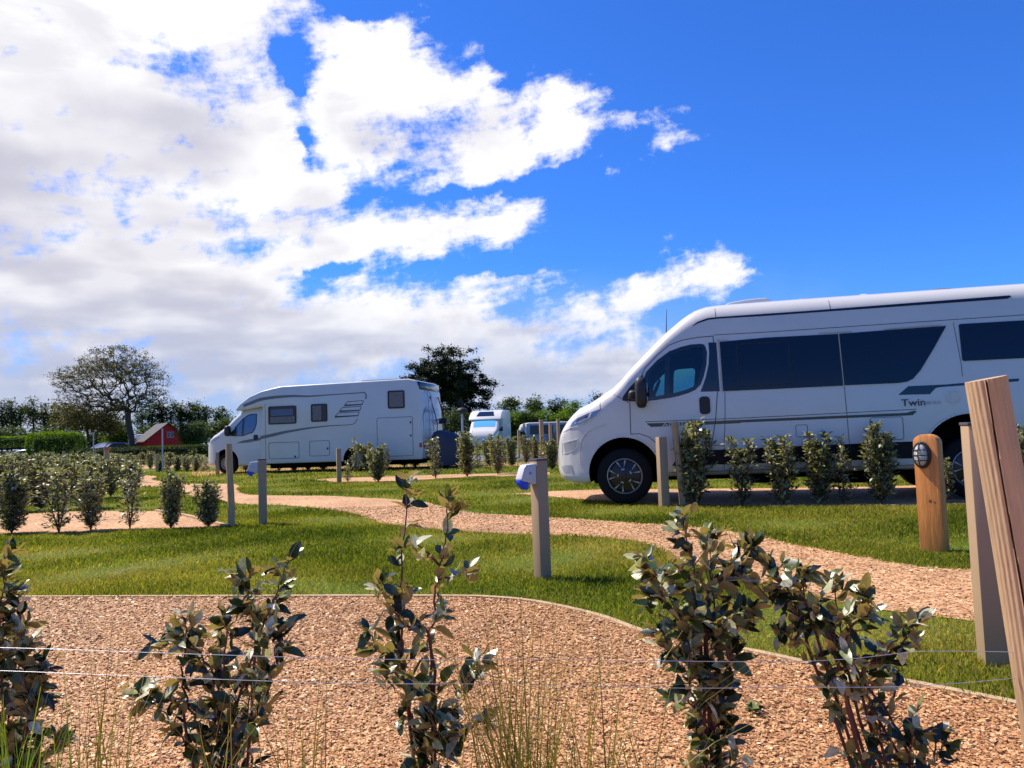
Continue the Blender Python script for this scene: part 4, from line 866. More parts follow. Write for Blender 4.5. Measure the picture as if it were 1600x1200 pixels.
        strip('upper_stripe', [(1.55, 2.16), (1.9, 2.27), (2.2, 2.35), (2.7, 2.39), (3.25, 2.40), (3.8, 2.37), (4.6, 2.385), (5.49, 2.40)], [.09, .10, .10, .09, .07, .05, .03, .03], M['grey'])
        strip('upper_stripe', [(5.48, 2.40), (5.60, 2.41), (5.68, 2.36), (5.69, 2.27), (5.67, 2.20)], [.03, .03, .04, .05], M['grey'])
        strip('lower_stripe', [(2.13, 1.13), (2.6, 1.21), (3.0, 1.28), (3.8, 1.375), (4.53, 1.42), (5.14, 1.43), (5.30, 1.48), (5.39, 1.61)], [.10, .10, .08, .05, .03, .02, .02, .02], M['grey'])
        panel('door_stripe', CB, [(1.20, .975), (1.45, 1.06), (2.12, 1.15), (2.12, 1.06), (1.6, .99)], M['grey'], root, .006, .012)
        for dx, z in ((.0, 2.03), (-.17, 1.855), (-.32, 1.69)):
            x0 = 4.97+dx; x1 = 5.60+dx*.45
            strip('decal_stroke', [(x0+.10, z+.115), (x1, z+.125)], [.018, .018], M['seam']); strip('decal_stroke', [(x0, z), (x1-.04, z+.010)], [.05, .03], M['seam']); strip('decal_stroke', [(x0, z), (x0+.10, z+.115)], [.03, .02], M['grey']); strip('decal_stroke', [(x1-.05, z+.01), (x1, z+.12)], [.03, .02], M['grey'])
        mb = MB()
        for p in (rrect(2.41, 3.43, .45, .956, .05), rrect(3.79, 4.45, .50, .964, .05), rrect(6.02, 7.16, .42, 1.60, .05)): seam('locker_seam', FB, M['seam'], root, [p+[p[0]]], .014, .003, .5)
        line(mb, FB, [(2.30, 2.2), (2.30, .35)], .01, .003, step=3); mb.build('locker_seam', M['seam'], root)
        mb = MB()
        for x, z in ((4.39, .72), (7.10, 1.43), (7.10, 1.03), (3.3, .5)): mb.box(x-.02, x+.02, -hw-.02, -hw, z-.03, z+.03)
        mb.build('locker_latch', M['blackm'], root)
        mb = MB(); mb.box(L-.04, L+.08, -hw+.02, -hw+.12, .66, .82); mb.box(L-.03, L+.08, hw-.14, hw-.02, .66, .82); mb.box(L-.06, L+.02, -hw-.012, -hw+.05, .66, .80); mb.build('tail_light', M['red'], root, bevel=.01)
        # rear window, panel edge, ladder, rack
        mb = MB(); mb.box(L-.17, L-.03, -hw+.08, hw-.08, top-.34, top-.10, M4=None); mb.build('rear_light_bar', M['dkglass'], root, bevel=.01)
        mb = MB()
        for y0 in (-.72, -.30): mb.tube([(L-.10, y0*.8, top-.2), (L+.08, y0*.8, top-.50), (L+.17, y0, 1.0), (L+.10, y0, .9)], .014, 6)
        for z in (1.2, 1.5, 1.8, 2.1): mb.tube([(L+.15, -.72, z), (L+.15, -.30, z)], .012, 6)
        mb.build('ladder', M['grey2'], root)
        mb = MB()
        for y0 in (-.1, .8): mb.tube([(L, y0, top-.5), (L+.22, y0, 1.4), (L+.18, y0, .7)], .016, 6)
        mb.tube([(L+.2, -.2, 1.5), (L+.2, .95, 1.5)], .016, 6); mb.box(L+.05, L+.45, -.2, 1.0, .78, .82); mb.box(L+.08, L+.34, .55, .75, 1.38, 1.56); mb.build('bicycle_rack', M['blackm'], root)
        mb = MB(); P_ = [(-.95, .62), (.95, .62), (.95, 1.62), (.6, 1.9), (-.6, 1.9), (-.95, 1.62)]; mb.add([(L+.075-(z-.62)*.03, y, z) for y, z in P_]+[(L+.03, y, z) for y, z in P_], [(0, 1, 2, 3, 4, 5), (11, 10, 9, 8, 7, 6)]+[(i, i+6, (i+1) % 6+6, (i+1) % 6) for i in range(6)]); mb.build('rear_panel', M['white2'], root, bevel=.01)
        mb = MB(); mb.box(L-.02, L+.12, -hw+.04, hw-.04, .32, .58); mb.build('rear_bumper', M['offwhite'], root, bevel=.04)
        text('rear_lettering', 'HYMERMOBIL', .15, M['grey2'], root, L+.05, -.85, 1.72, rot=(R(90), 0, R(90)), sx=1.25)
    # roof gear
    mb = MB(); mb.box(L-2.0, L-.8, -.8, -.1, top-.02, top+.05); mb.build('solar_panel', M['grey2'], root, bevel=.01)
    mb = MB(); blob(mb, (5.15, -.5, top-.03), (.14, .2, .07), 8); mb.build('roof_fitting', M['white2'], root); mb = MB(); mb.box(3.2, 4.0, -.85, -.3, 2.70, 2.76); mb.build('roof_vent', M['white2'], root, bevel=.02)
    return CB, FB
M['grey2c'] = mat('curtain', (.20, .18, .19), .9, var=.3, scale=20); M['blindb'] = mat('pleated_blind', (.10, .13, .22), .6)
a2 = R(11); D2 = Vector((math.cos(a2), -math.sin(a2), 0)); in2 = Vector((math.sin(a2), math.cos(a2), 0)); rw = gp(557, 736)
mh = thing('motorhome', 'long white motorhome with grey swoosh stripes and three curtained side windows', 'motorhome', rw-D2*5.32+in2*1.12, -a2)
motorhome(mh)
mh2 = thing('motorhome', 'distant white motorhome facing the camera with a blue windscreen blind', 'motorhome', at(754, 690, 52), R(83)); mh2.location.z = 0
M['blueblind'] = mat('windscreen_blind', (.12, .42, .70), .12, coat=.4)
motorhome(mh2, L=6.6, deco=False, cabglass=M['blueblind'])
mb = MB(); mb.add([(1.50, -.62, 2.335), (1.50, .62, 2.335), (2.12, .5, 2.625), (2.12, -.5, 2.625), (1.50, -.62, 2.29), (1.50, .62, 2.29), (2.12, .5, 2.55), (2.12, -.5, 2.55)], [(0, 1, 2, 3), (7, 6, 5, 4), (0, 4, 5, 1), (1, 5, 6, 2), (2, 6, 7, 3), (3, 7, 4, 0)]); mb.build('skylight', M['black'], mh2)
# covered scooter on the rear carrier's far side
sc = thing('covered_scooter', 'scooter under a dark blue cover behind the long white motorhome', 'scooter', (0, 0, 0)); p = gp(707, 731); sc.location = p
mb = MB(); n = 24; rows = [(0, 1.0), (.25, 1.03), (.5, 1.0), (.8, .98), (1.05, .90), (1.22, .74), (1.32, .50), (1.36, .2), (1.37, .01)]; v = []
for z, k in rows:
    for j in range(n):
        g = 2*math.pi*j/n; w = 1+.06*math.sin(g*5+z*3)+.03*math.sin(g*11); zz = z*(1.0-.10*k*math.cos(g)) + .12
        v.append((.52*k*w*math.cos(g)-.12*z, .40*k*w*math.sin(g), zz*.77))
mb.add(v, [(i*n+j, i*n+(j+1) % n, (i+1)*n+(j+1) % n, (i+1)*n+j) for i in range(len(rows)-1) for j in range(n)]); mb.build('cover', M['cover'], sc, smooth=60)
for x in (-.25, .28): wheel(sc, x, -.1, .27, .27, .17, -1, 'steel', .12)

# ---- small cars and caravans parked far off
def car(label, px, Z, rz, col, h=1.45, l=4.2, cat='car'):
    b = at(px, 690, Z); b.z = 0; t = thing('parked_car', label, cat, b, rz, 'cars parked far off by the hedges')
    k = h/1.45; tp = [(0, .55), (.05, .72), (.3, .84), (1.05, .95), (1.2, 1.0), (1.9, 1.38), (2.4, 1.45), (3.2, 1.40), (3.9, 1.02), (4.1, .95), (4.2, .7)]
    tp = [(x*l/4.2, z*k) for x, z in tp]; B = Body(tp, [(0, .35), (.2, .2), (l-.2, .2), (l, .4)], [(0, .7), (.2, .9), (.6, 1), (l-.5, 1), (l, .8)], .88, .18, [(0, .05), (l, .15)], l, belt=.85, zt=1.45)
    mt = mat('car_paint', col, .25, coat=1); b_ = B.mesh([l*i/28 for i in range(29)]).build('body', [mt, M['void']], t)
    cut(b_, [cyl_cut(x, .32, .36, a, c) for x in (.8*l/4.2, 3.4*l/4.2) for a, c in ((-1.2, -.6), (.6, 1.2))])
    for s in (-1, 1):
        panel('side_window', B, [(1.35*l/4.2, 1.0*k), (1.95*l/4.2, 1.33*k), (3.1*l/4.2, 1.33*k), (3.55*l/4.2, 1.02*k)], M['black'], t, .006, .01, side=s)
        for x in (.8*l/4.2, 3.4*l/4.2): wheel(t, x, s*.86, .31, .31, .2, s, 'steel', .2)
    mb = MB(); mb.add([(1.25*l/4.2, -.6, 1.04*k), (1.25*l/4.2, .6, 1.04*k), (1.88*l/4.2, .52, 1.385*k), (1.88*l/4.2, -.52, 1.385*k)], [(0, 1, 2, 3)]); mb.build('windscreen', M['black'], t)
    return t
car('dark parked car beyond the bright clipped hedge, left of the wind-bent tree', 132, 58, R(72), (.02, .025, .04))
car('pale parked car between the clipped hedge and the wind-bent tree', 150, 64, R(60), (.7, .7, .72))
car('white parked car just left of the trunk of the wind-bent tree', 172, 70, R(55), (.75, .75, .76))
car('low white car at the left edge beside the dark wall', -2, 60, R(5), (.75, .76, .78), 1.12)
car('dark parked car hidden behind the nose of the long white motorhome', 322, 60, R(60), (.05, .06, .08))
def caravan(label, px, Z, rz, L=5.0, H=2.2, awn=False, body=None, nm='caravan'):
    b = at(px, 690, Z); b.z = 0; t = thing(nm, label, 'caravan', b, rz)
    prof = [(0, .45), (-.05, 1.1), (.25, H-.15), (.8, H), (L-.5, H), (L-.05, H-.3), (L, 1.2), (L-.1, .45)]
    mb = MB(); mb.prism(prof, -1.05, 1.05); mb.build('body', body or M['white2'], t, bevel=.08)
    for x in (.5, 2.0, 3.5):
        mb = MB(); mb.prism(rrect(x, x+1.0, 1.2, 1.75, .08), -1.075, -1.04); mb.build('window', M['dkglass'], t)
    for s in (-1, 1): wheel(t, L*.52, s*1.0, .3, .3, .18, s, 'steel', .2)
    mb = MB(); mb.tube([(-.9, 0, .45), (0, -.4, .5), (0, .4, .5), (-.9, 0, .45)], .04, 6); mb.build('drawbar', M['grey2'], t)
    if awn:
        mb = MB(); mb.prism([(.2, 1.9), (L-.4, 1.9), (L-.2, .1), (.1, .1)], -3.2, -1.1); a_ = mb.build('awning', M['awn'], t, bevel=.05)
        for x in (.5, 1.7, 2.9):
            mb = MB(); mb.box(x, x+.9, -3.23, -3.19, .9, 1.7); mb.build('awning_window', M['seam'], t)
    return t
M['awn'] = mat('awning', (.30, .34, .42), .8, var=.2, scale=2)
caravan('white caravan with a small grey awning to the right of the distant motorhome', 812, 72, R(8), H=2.0, awn=True)
caravan('white caravan roof right of the awning, near the thin tall stake', 838, 92, R(-8))
caravan('white caravan left of the red shed behind the tree trunk', 207, 68, R(4), L=3.0, H=2.1)
caravan('white caravan roof behind the campervan bonnet', 868, 110, R(5), H=2.2)
caravan('pale caravan seen low between the hedge and the red shed', 180, 75, R(10), L=4.5, H=1.9)

# ------------------------------------------------------------------ posts, stakes, lamp, wire
def square_post(label, px, base, top, w, rz, mt, cap=True, socket=None, group='square service posts on the pitches', nm='service_post', lean=0):
    b = gp(px, base); h = (base-top)/FPX*b.y; t = thing(nm, label, 'post', b, rz, group); t.rotation_euler = (0, lean, rz)
    mb = MB(); mb.box(-w/2, w/2, -w/2, w/2, -.1, h-(.012 if cap else 0)); mb.build('post_body', mt, t, bevel=.004)
    if cap: mb = MB(); mb.box(-w/2-.003, w/2+.003, -w/2-.003, w/2+.003, h-.012, h); mb.build('cap', M['seam'], t, bevel=.002)
    if socket:
        q = -w/2; k = w*.42
        mb = MB(); mb.prism([(q, h-.03), (q-.080, h-.035), (q-.095, h-.055), (q-.122, h-.125), (q-.118, h-.135), (q-.045, h-.155), (q-.035, h-.165), (q, h-.165)], -k, k); s_ = mb.build('socket_housing', M['socket'], t, bevel=.006)
        mb = MB(); mb.prism([(q-.128, h-.128), (q-.125, h-.16), (q-.095, h-.195), (q-.058, h-.20), (q-.052, h-.155), (q-.085, h-.135)], -k*.75, k*.75); mb.build('socket_flap', M['blue'], s_, bevel=.010)
        mb = MB(); mb.lathe_y([(.008, -k-.004), (.008, -k+.01), (.001, -k-.004)], q-.05, h-.09, 12); mb.build('screw', M['seam'], s_)
    return t
square_post('taupe square post with a grey socket housing and blue flap, in the middle lawn', 848, 904, 720, .085, R(33), M['postgrey'], True, True)
square_post('grey square post with a blue-covered socket left of the middle, right of the brown stake', 411, 820, 718, .095, R(18), M['postgrey'], True, True)
square_post('tall taupe square post half hidden behind the big round stake at the right', 1556, 1036, 668, .100, R(-14), M['postgrey'])
square_post('grey square post in front of the campervan front wheel', 1038, 792, 684, .105, R(14), M['postgrey'], False)
square_post('short grey square post at the start of the narrow gravel strip', 530, 754, 701, .10, R(20), M['postgrey'], False)
square_post('grey square post before the front wheel of the long white motorhome', 340, 742, 707, .10, R(10), M['postgrey'], False)
def round_stake(label, px, base, top, r, lean=0, Z=None, mt=None, group='round wooden stakes among the plant beds', capm=None):
    b = gp(px, base); h = (base-top)/FPX*b.y
    mb = MB(); mb.tube([(lean*h*u+.004*math.sin(u*5), .003*math.sin(u*7), h*u-.05*(1-u)) for u in (0, .2, .4, .6, .8, 1)], [r, r*1.02, r, r*.97, r, r*.96], 14)
    if capm:
        t = thing('wooden_stake', label, 'stake', b, 0, group); mb.build('pole', mt or M['wood'], t, smooth=50); m2 = MB(); m2.tube([(lean*h, 0, h-.02), (lean*h, 0, h+.05)], r*1.15, 12); m2.build('cap', capm, t)
        return t
    o = mb.build('wooden_stake', mt or M['wood'], None, smooth=50); o.location = b; return tag(o, label, 'stake', group)
round_stake('brown round stake left of the grey socket post, at the end of the shrub row', 362, 824, 695, .038, -.02, mt=M['wood'])
round_stake('pale round stake leaning beside the pointed shrub before the campervan', 1068, 791, 660, .045, -.055, mt=M['wood'])
round_stake('thin pale stake standing up to the right of the distant motorhome', 848, 722, 656, .075)
round_stake('brown stake with an orange cap in the crowded shrubs at left', 167, 762, 702, .06, capm=M['orange'])
for px, b_, t_, l in [(100, 735, 705, 'pale post rising from the far shrub rows in front of the clipped hedge'), (115, 738, 712, 'short pale post right of the clipped hedge, among the far shrubs'), (189, 740, 712, 'pale post in the shrubs left of the wind-bent tree trunk'), (245, 738, 709, 'pale post beside the thin pole before the red shed'),
                      (660, 722, 686, 'pale post at the rear corner of the long motorhome'), (811, 716, 672, 'thin post in front of the grey awning'), (861, 722, 662, 'thin dark stake right of the tall pale one'), (873, 724, 655, 'thin stake just left of the campervan bumper'), (640, 725, 690, 'pale post behind the rear wheel of the long motorhome')]:
    round_stake(l, px, b_, t_, .055, RNG.uniform(-.03, .03))
def pole(label, px, base, top, r, lamp=False):
    b = gp(px, base); h = (base-top)/FPX*b.y; t = thing('lamp_post' if lamp else 'metal_pole', label, 'pole', b)
    mb = MB(); mb.tube([(0, 0, 0), (0, 0, h)], r, 8); mb.build('pole', M['grey2'], t)
    if lamp: mb = MB(); mb.lathe_y([(.02, 0), (.02, .01)], 0, 0, 6); m2 = MB(); blob(m2, (0, 0, h), (.28, .28, .16), 8); m2.build('lantern', M['blackm'], t)
    return t
pole('thin tall metal pole standing before the red shed', 254, 738, 670, .028); pole('thin metal pole left of the wind-bent tree', 146, 732, 676, .03); pole('thin lamp post at the left shoulder of the distant motorhome', 724, 712, 642, .05, True); pole('thin pole rising from the clipped hedge', 90, 722, 678, .05)
# big stake at the right
top = at(1542, 592, 1.60); bot = at(1668, 1345, 1.62); bot.z = -.05
ax = (top-bot); Ls = ax.length
st = thing('round_stake', 'big cracked round wooden stake leaning at the right edge, holding the fence wires', 'stake', bot)
st.rotation_euler = ax.to_track_quat('Z', 'Y').to_euler()
cl = st.rotation_euler.to_matrix().transposed() @ (Vector((0, 0, CAMH))-(top+bot)/2); GC = math.atan2(cl.y, cl.x)
v, f = [], []; n = 200; rows = 60; MI = {}
for i in range(rows+1):
    z = Ls*i/rows; u = i/rows
    for j in range(n):
        g = 2*math.pi*j/n; r = .0395*(1+.03*math.sin(g*2+u*3)+.012*math.sin(g*7+u*2)+.01*math.sin(u*9+g))
        gc = GC-.12+.13*math.sin(u*2.2)+.03*math.sin(u*14)
        d = abs((g-gc+math.pi) % (2*math.pi)-math.pi)
        if d < .040: r -= .010; MI[i*n+j] = 1
        elif d < .10: r += .0008
        r += .0009*math.sin(g*23+math.sin(u*6)*2)
        v.append((r*math.cos(g)+.004*math.sin(u*4), r*math.sin(g), z+(.003*math.cos(g-1) if i == rows else 0)))
f = [(i*n+j, i*n+(j+1) % n, (i+1)*n+(j+1) % n, (i+1)*n+j) for i in range(rows) for j in range(n)]+[tuple(rows*n+j for j in range(n))]
mb = MB(); mb.add(v, f); mb.mi = [1 if len(q) == 4 and all(k in MI for k in q) else 0 for q in mb.f]; mb.build('timber', [M['stake'], M['crack']], st, smooth=50, bevel=0)
# wires
def wire(label, pts, r=.00065):
    P = [at(*p) for p in pts]; P = smoothline([tuple(p) for p in P], 12); mb = MB(); mb.tube(P, r, 6); b = mb.build('fence_wire', M['wire'], None, smooth=60); return tag(b, label, 'fence wire', 'thin wires of the near fence')
wire('upper thin fence wire strung across the near bed', [(-300, 1010, 1.75), (0, 1012, 1.75), (300, 1022, 1.74), (590, 1030, 1.73), (900, 1031, 1.72), (1180, 1034, 1.70), (1320, 1030, 1.68), (1440, 1018, 1.66), (1598, 1019, 1.60)])
wire('lower thin fence wire strung across the near bed', [(-300, 1040, 1.72), (0, 1048, 1.72), (300, 1060, 1.71), (560, 1068, 1.70), (830, 1069, 1.69), (1050, 1075, 1.68), (1250, 1074, 1.67), (1430, 1072, 1.64), (1604, 1058, 1.60)])
# lamp bollard
b = gp(1461, 861); lb = thing('lamp_bollard', 'orange timber bollard with a rounded top and a caged bulkhead lamp', 'bollard', b, R(-48)+0)
hb = (861-681)/FPX*b.y; w = .168; dd = .10
prof = [(-w/2, -.05), (-w/2, hb-.06)]+[(-w/2*math.cos(t), hb-.06+.06*math.sin(t)) for t in [R(q) for q in range(12, 180, 12)]]+[(w/2, hb-.06), (w/2, -.05)]
mb = MB(); mb.prism(prof, -dd/2, dd/2); mb.build('timber', M['woodo'], lb, bevel=.005, smooth=40)
mb = MB(); 
for (x, z, a, c) in ((.01, hb*.43, .012, .007), (.04, hb*.42, .007, .010)):
    mb.lathe_y([(a, -dd/2-.0012), (.001, -dd/2-.0015)], x, z, 12)
mb.build('knot', M['knot'], lb)
lx, lz = -.022, hb-.150
def oval(r1, r2, y, n=32, cx=lx, cz=lz): return [(cx+r1*math.cos(2*math.pi*k/n), y, cz+r2*math.sin(2*math.pi*k/n)) for k in range(n)]
def loft(rings, mi=0, mb=None, cap=True):
    mb = mb or MB(); n = len(rings[0]); v = [p for r in rings for p in r]; f = [(i*n+j, i*n+(j+1) % n, (i+1)*n+(j+1) % n, (i+1)*n+j) for i in range(len(rings)-1) for j in range(n)]
    if cap: f += [tuple(range(n)), tuple((len(rings)-1)*n+j for j in range(n))]
    mb.add(v, f, mi); return mb
y0 = -dd/2
lamp = loft([oval(.062, .098, y0+.002), oval(.062, .098, y0-.022), oval(.056, .092, y0-.030), oval(.046, .080, y0-.030)]).build('lamp_base', M['blackm'], lb)
loft([oval(.045, .078, y0-.026), oval(.044, .076, y0-.045), oval(.036, .064, y0-.062), oval(.018, .04, y0-.072)]).build('lamp_lens', mat('ribbed_glass', (.48, .48, .44), .22, coat=.5, var=.3, scale=4, stretch=(2, 2, 60), bump=.6, bscale=5), lamp)
mb = MB(); mb.tube([(lx, y0-.03, lz-.086), (lx, y0-.066, lz-.066), (lx, y0-.082, lz-.03), (lx, y0-.084, lz+.03), (lx, y0-.066, lz+.066), (lx, y0-.03, lz+.086)], .004, 6)
for z in (-.038, 0, .038): k = math.sqrt(1-(z/.09)**2); mb.tube([(lx-.054*k, y0-.03, lz+z), (lx-.042*k, y0-.062, lz+z), (lx, y0-.083, lz+z), (lx+.042*k, y0-.062, lz+z), (lx+.054*k, y0-.03, lz+z)], .0035, 6)
mb.build('lamp_cage', M['blackm'], lamp)

# ------------------------------------------------------------------ buildings
sb = at(262, 700, 60); sb.z = 0
sh = thing('red_shed', 'red boarded shed with a grey slate gable roof and a small white window', 'shed', sb, R(36))
W2, LN, EV, RG = 1.5, 4.2, 1.5, 2.72
mb = MB(); v = [(-W2, 0, 0), (W2, 0, 0), (W2, 0, EV), (0, 0, RG), (-W2, 0, EV), (-W2, LN, 0), (W2, LN, 0), (W2, LN, EV), (0, LN, RG), (-W2, LN, EV)]; mb.add(v, [(0, 1, 2, 3, 4), (9, 8, 7, 6, 5), (0, 4, 9, 5), (1, 6, 7, 2), (2, 7, 8, 3), (3, 8, 9, 4)]); wl = mb.build('wall', M['redwood'], sh)
mb = MB()
for i in range(22):
    x = -W2+.14*i+.07; zt = RG-abs(x)*(RG-EV)/W2-.06
    mb.box(x-.012, x+.012, -.018, .0, 0.02, zt)
for i in range(29): y = .07+.145*i; mb.box(-W2-.018, -W2, y-.012, y+.012, .02, EV-.03)
mb.build('batten', M['redwood'], wl)
mb = MB()
for s in (-1, 1):
    e = .22; sl_ = (RG-EV)/W2; xo = s*(W2+e); zo = EV-e*sl_; a = [(0, -.25, RG+.03), (xo, -.25, zo+.03), (xo, LN+.25, zo+.03), (0, LN+.25, RG+.03)]
    mb.add(a+[(p[0], p[1], p[2]+.07) for p in a], [(0, 1, 2, 3), (7, 6, 5, 4), (0, 4, 5, 1), (1, 5, 6, 2), (2, 6, 7, 3), (3, 7, 4, 0)])
mb.build('roof', M['roof'], sh)
mb = MB(); mb.box(-.05, .45, -.03, .01, 1.65, 2.1); wn = mb.build('window', M['grey2'], sh); mb = MB(); mb.box(-.02, .18, -.036, -.02, 1.69, 2.06); mb.box(.22, .42, -.036, -.02, 1.69, 2.06); mb.build('pane', M['grey2c'], wn)
# dark wall / fence under the hedge at left
wa = at(-60, 700, 62); wb = at(57, 700, 60); mb = MB(); mb.add([(wa.x, wa.y, 0), (wb.x, wb.y, 0), (wb.x, wb.y+.2, 0), (wa.x, wa.y+.2, 0), (wa.x, wa.y, 1.05), (wb.x, wb.y, 1.05), (wb.x, wb.y+.2, 1.05), (wa.x, wa.y+.2, 1.05)], [(0, 1, 2, 3), (7, 6, 5, 4), (0, 4, 5, 1), (1, 5, 6, 2), (2, 6, 7, 3), (3, 7, 4, 0)])
tag(mb.build('garden_wall', mat('dark_wall', (.05, .045, .05), .9, var=.3, scale=1), None), 'low dark wall below the green hedge at the left edge', 'wall')

# ------------------------------------------------------------------ trees
def skeleton(trunk, tips, mb, r0, n=5, minr=.012, bend=.12):
    """join every tip to the nearest point of the growing skeleton; radii follow how much each branch carries"""
    nodes = [Vector(p) for p in trunk]; par = [-1]+list(range(len(trunk)-1)); w = [0]*len(nodes)
    c = nodes[-1]; tips = sorted(tips, key=lambda t: (t-c).length)
    chains = []
    for t in tips:
        arr = np.array([list(p) for p in nodes]); d = np.linalg.norm(arr-np.array(list(t)), axis=1)+.45*np.linalg.norm(arr-np.array(list(c)), axis=1)*(arr[:, 2] >= 0)
        d[:max(1, len(trunk)-3)] += 1e3; i = int(np.argmin(d)); a = nodes[i]; k = max(2, int((t-a).length/ .6)); last = i
        for q in range(1, k+1):
            u = q/k; p = a.lerp(t, u)+Vector((0, 0, -bend*math.sin(math.pi*u)*(t-a).length))+Vector(RNG.normal(0, .03, 3))*(u < 1); nodes.append(p); par.append(last); w.append(0); last = len(nodes)-1
        w[last] = 1
    for i in range(len(nodes)-1, 0, -1):
        if par[i] >= 0: w[par[i]] += w[i]
    m_ = max(w[0], 1)
    for i in range(1, len(nodes)):
        ra = max(minr, r0*math.sqrt(w[par[i]]/m_)); rb = max(minr*.8, r0*math.sqrt(max(w[i], .5)/m_)); mb.tube([nodes[par[i]], nodes[i]], [ra if i < len(trunk) else min(ra, rb*1.3), rb], n, cap=False)
    return nodes
def crown_pts(ells, n, hollow=.0):
    """points inside overlapping ellipsoids (cx,cy,cz,rx,ry,rz)"""
    E = np.array(ells, float); wgt = E[:, 3]*E[:, 4]*E[:, 5]; ch = RNG.choice(len(E), n, p=wgt/wgt.sum()); d = RNG.normal(0, 1, (n, 3)); d /= np.linalg.norm(d, axis=1)[:, None]; r = RNG.uniform(hollow, 1, n)**(1/2.2)
    return E[ch, :3]+d*E[ch, 3:]*r[:, None]
def clumps(centers, per, rad, size, flat=.6):
    c = np.repeat(centers, per, 0); n = len(c); rr = np.repeat(rad*RNG.uniform(.5, 1.2, len(centers)), per); p = c+RNG.normal(0, .45, (n, 3))*rr[:, None]*np.array([1, 1, flat])
    d = RNG.normal(0, 1, (n, 3)); d[:, 2] = np.abs(d[:, 2])*.5; return p, d, size*RNG.uniform(.5, 1.3, n)
def leafmesh(name, root, P, Dv, Sz, mt, rnd):
    V, F, k = leaf_batch(P, Dv, Sz, 1); return npmesh(name, V, F, mt, root, rnd)
def px_tree(label, base, Z, ells, trunkpx, fol, ntip, per, rad, size, r0, group=None, nm='tree', dep=.8, tubes=5, minr=.02, hollow=0, cat='tree', wood=None, flat=.6, bend=.1):
    b = at(base, 690, Z); b.z = 0; s = Z/FPX; t = thing(nm, label, cat, b, 0, group)
    def loc(px, py): q = at(px, py, Z); return q-b
    E = []
    for (cx, cy, rx, ry) in ells: q = loc(cx, cy); E.append((q.x, RNG.uniform(-.3, .3)*rx*s, q.z, rx*s, max(rx, ry)*s*dep, ry*s))
    pts = crown_pts(E, ntip, hollow); pts[:, 2] = np.maximum(pts[:, 2], .15)
    tr = [loc(*p) for p in trunkpx]; tr[0].z = -.1
    mb = MB(); skeleton(tr, [Vector(p) for p in pts], mb, r0, tubes, minr, bend); mb.build('trunk', wood or M['bark'], t, smooth=60)
    P, Dv, Sz = clumps(pts, per, rad, size, flat); cr = np.repeat(RNG.random(len(pts)), per)*.55+RNG.random(len(P))*.45
    leafmesh('crown', t, P, Dv, Sz, fol, cr); return t
# wind-bent tree
px_tree('wind-bent broad tree with bare dark limbs and thin brownish leaves left of the red shed', 206, 55,
        [(188, 578, 58, 38), (150, 572, 38, 26), (222, 590, 40, 32), (118, 592, 40, 20), (100, 587, 26, 8), (130, 625, 48, 34), (118, 650, 34, 26), (165, 640, 45, 34), (240, 610, 26, 20), (215, 632, 45, 15), (238, 622, 28, 14), (95, 600, 22, 8), (195, 548, 22, 12), (160, 550, 24, 10)],
        [(207, 703), (206, 692), (205, 680), (202, 668), (201, 662), (200, 656), (200, 651), (200, 646)], M['fol_olive'], 1500, 17, .34, .14, .22, dep=.9, minr=.016, tubes=4, bend=.06, flat=.4, nm='broadleaf_tree')
b = at(140, 690, 55); b.z = 0
t = px_tree('dense dark lower growth hanging under the left half of the wind-bent tree', 138, 57, [(120, 655, 36, 22), (150, 662, 34, 22), (98, 640, 18, 16), (172, 655, 24, 24)], [(138, 700), (138, 690), (137, 680), (136, 670)], M['fol_olive'], 150, 60, .8, .2, .10, nm='broadleaf_tree')
# pine
px_tree('tall dark pine tree behind the rear of the long white motorhome', 712, 72,
        [(665, 590, 36, 34), (692, 570, 42, 30), (676, 560, 22, 20), (720, 568, 34, 26), (735, 600, 34, 30), (755, 608, 24, 16), (757, 632, 24, 18), (690, 600, 58, 34), (722, 618, 46, 30), (700, 610, 50, 30), (760, 655, 18, 10), (650, 605, 24, 16), (641, 583, 14, 8), (726, 640, 26, 18)],
        [(728, 700), (727, 680), (726, 660), (722, 640), (716, 620), (708, 602)], M['fol_pine'] if 'fol_pine' in M else M['fol_dark'], 400, 100, .62, .26, .42, nm='pine_tree', flat=.55, wood=M['bark'])
px_tree('dark rounded conifer filling in below the tall pine', 700, 76, [(700, 655, 40, 22), (745, 668, 40, 20), (690, 675, 30, 18), (772, 670, 24, 22)], [(705, 704), (705, 690), (704, 675)], M['fol_dark'], 90, 110, 1.0, .3, .2, nm='conifer')
px_tree('olive shrubby tree beneath the pine, left of the distant motorhome', 702, 66, [(704, 660, 26, 18), (690, 680, 20, 14)], [(700, 704), (700, 690), (701, 672)], M['fol_mid'], 50, 80, .8, .2, .12)
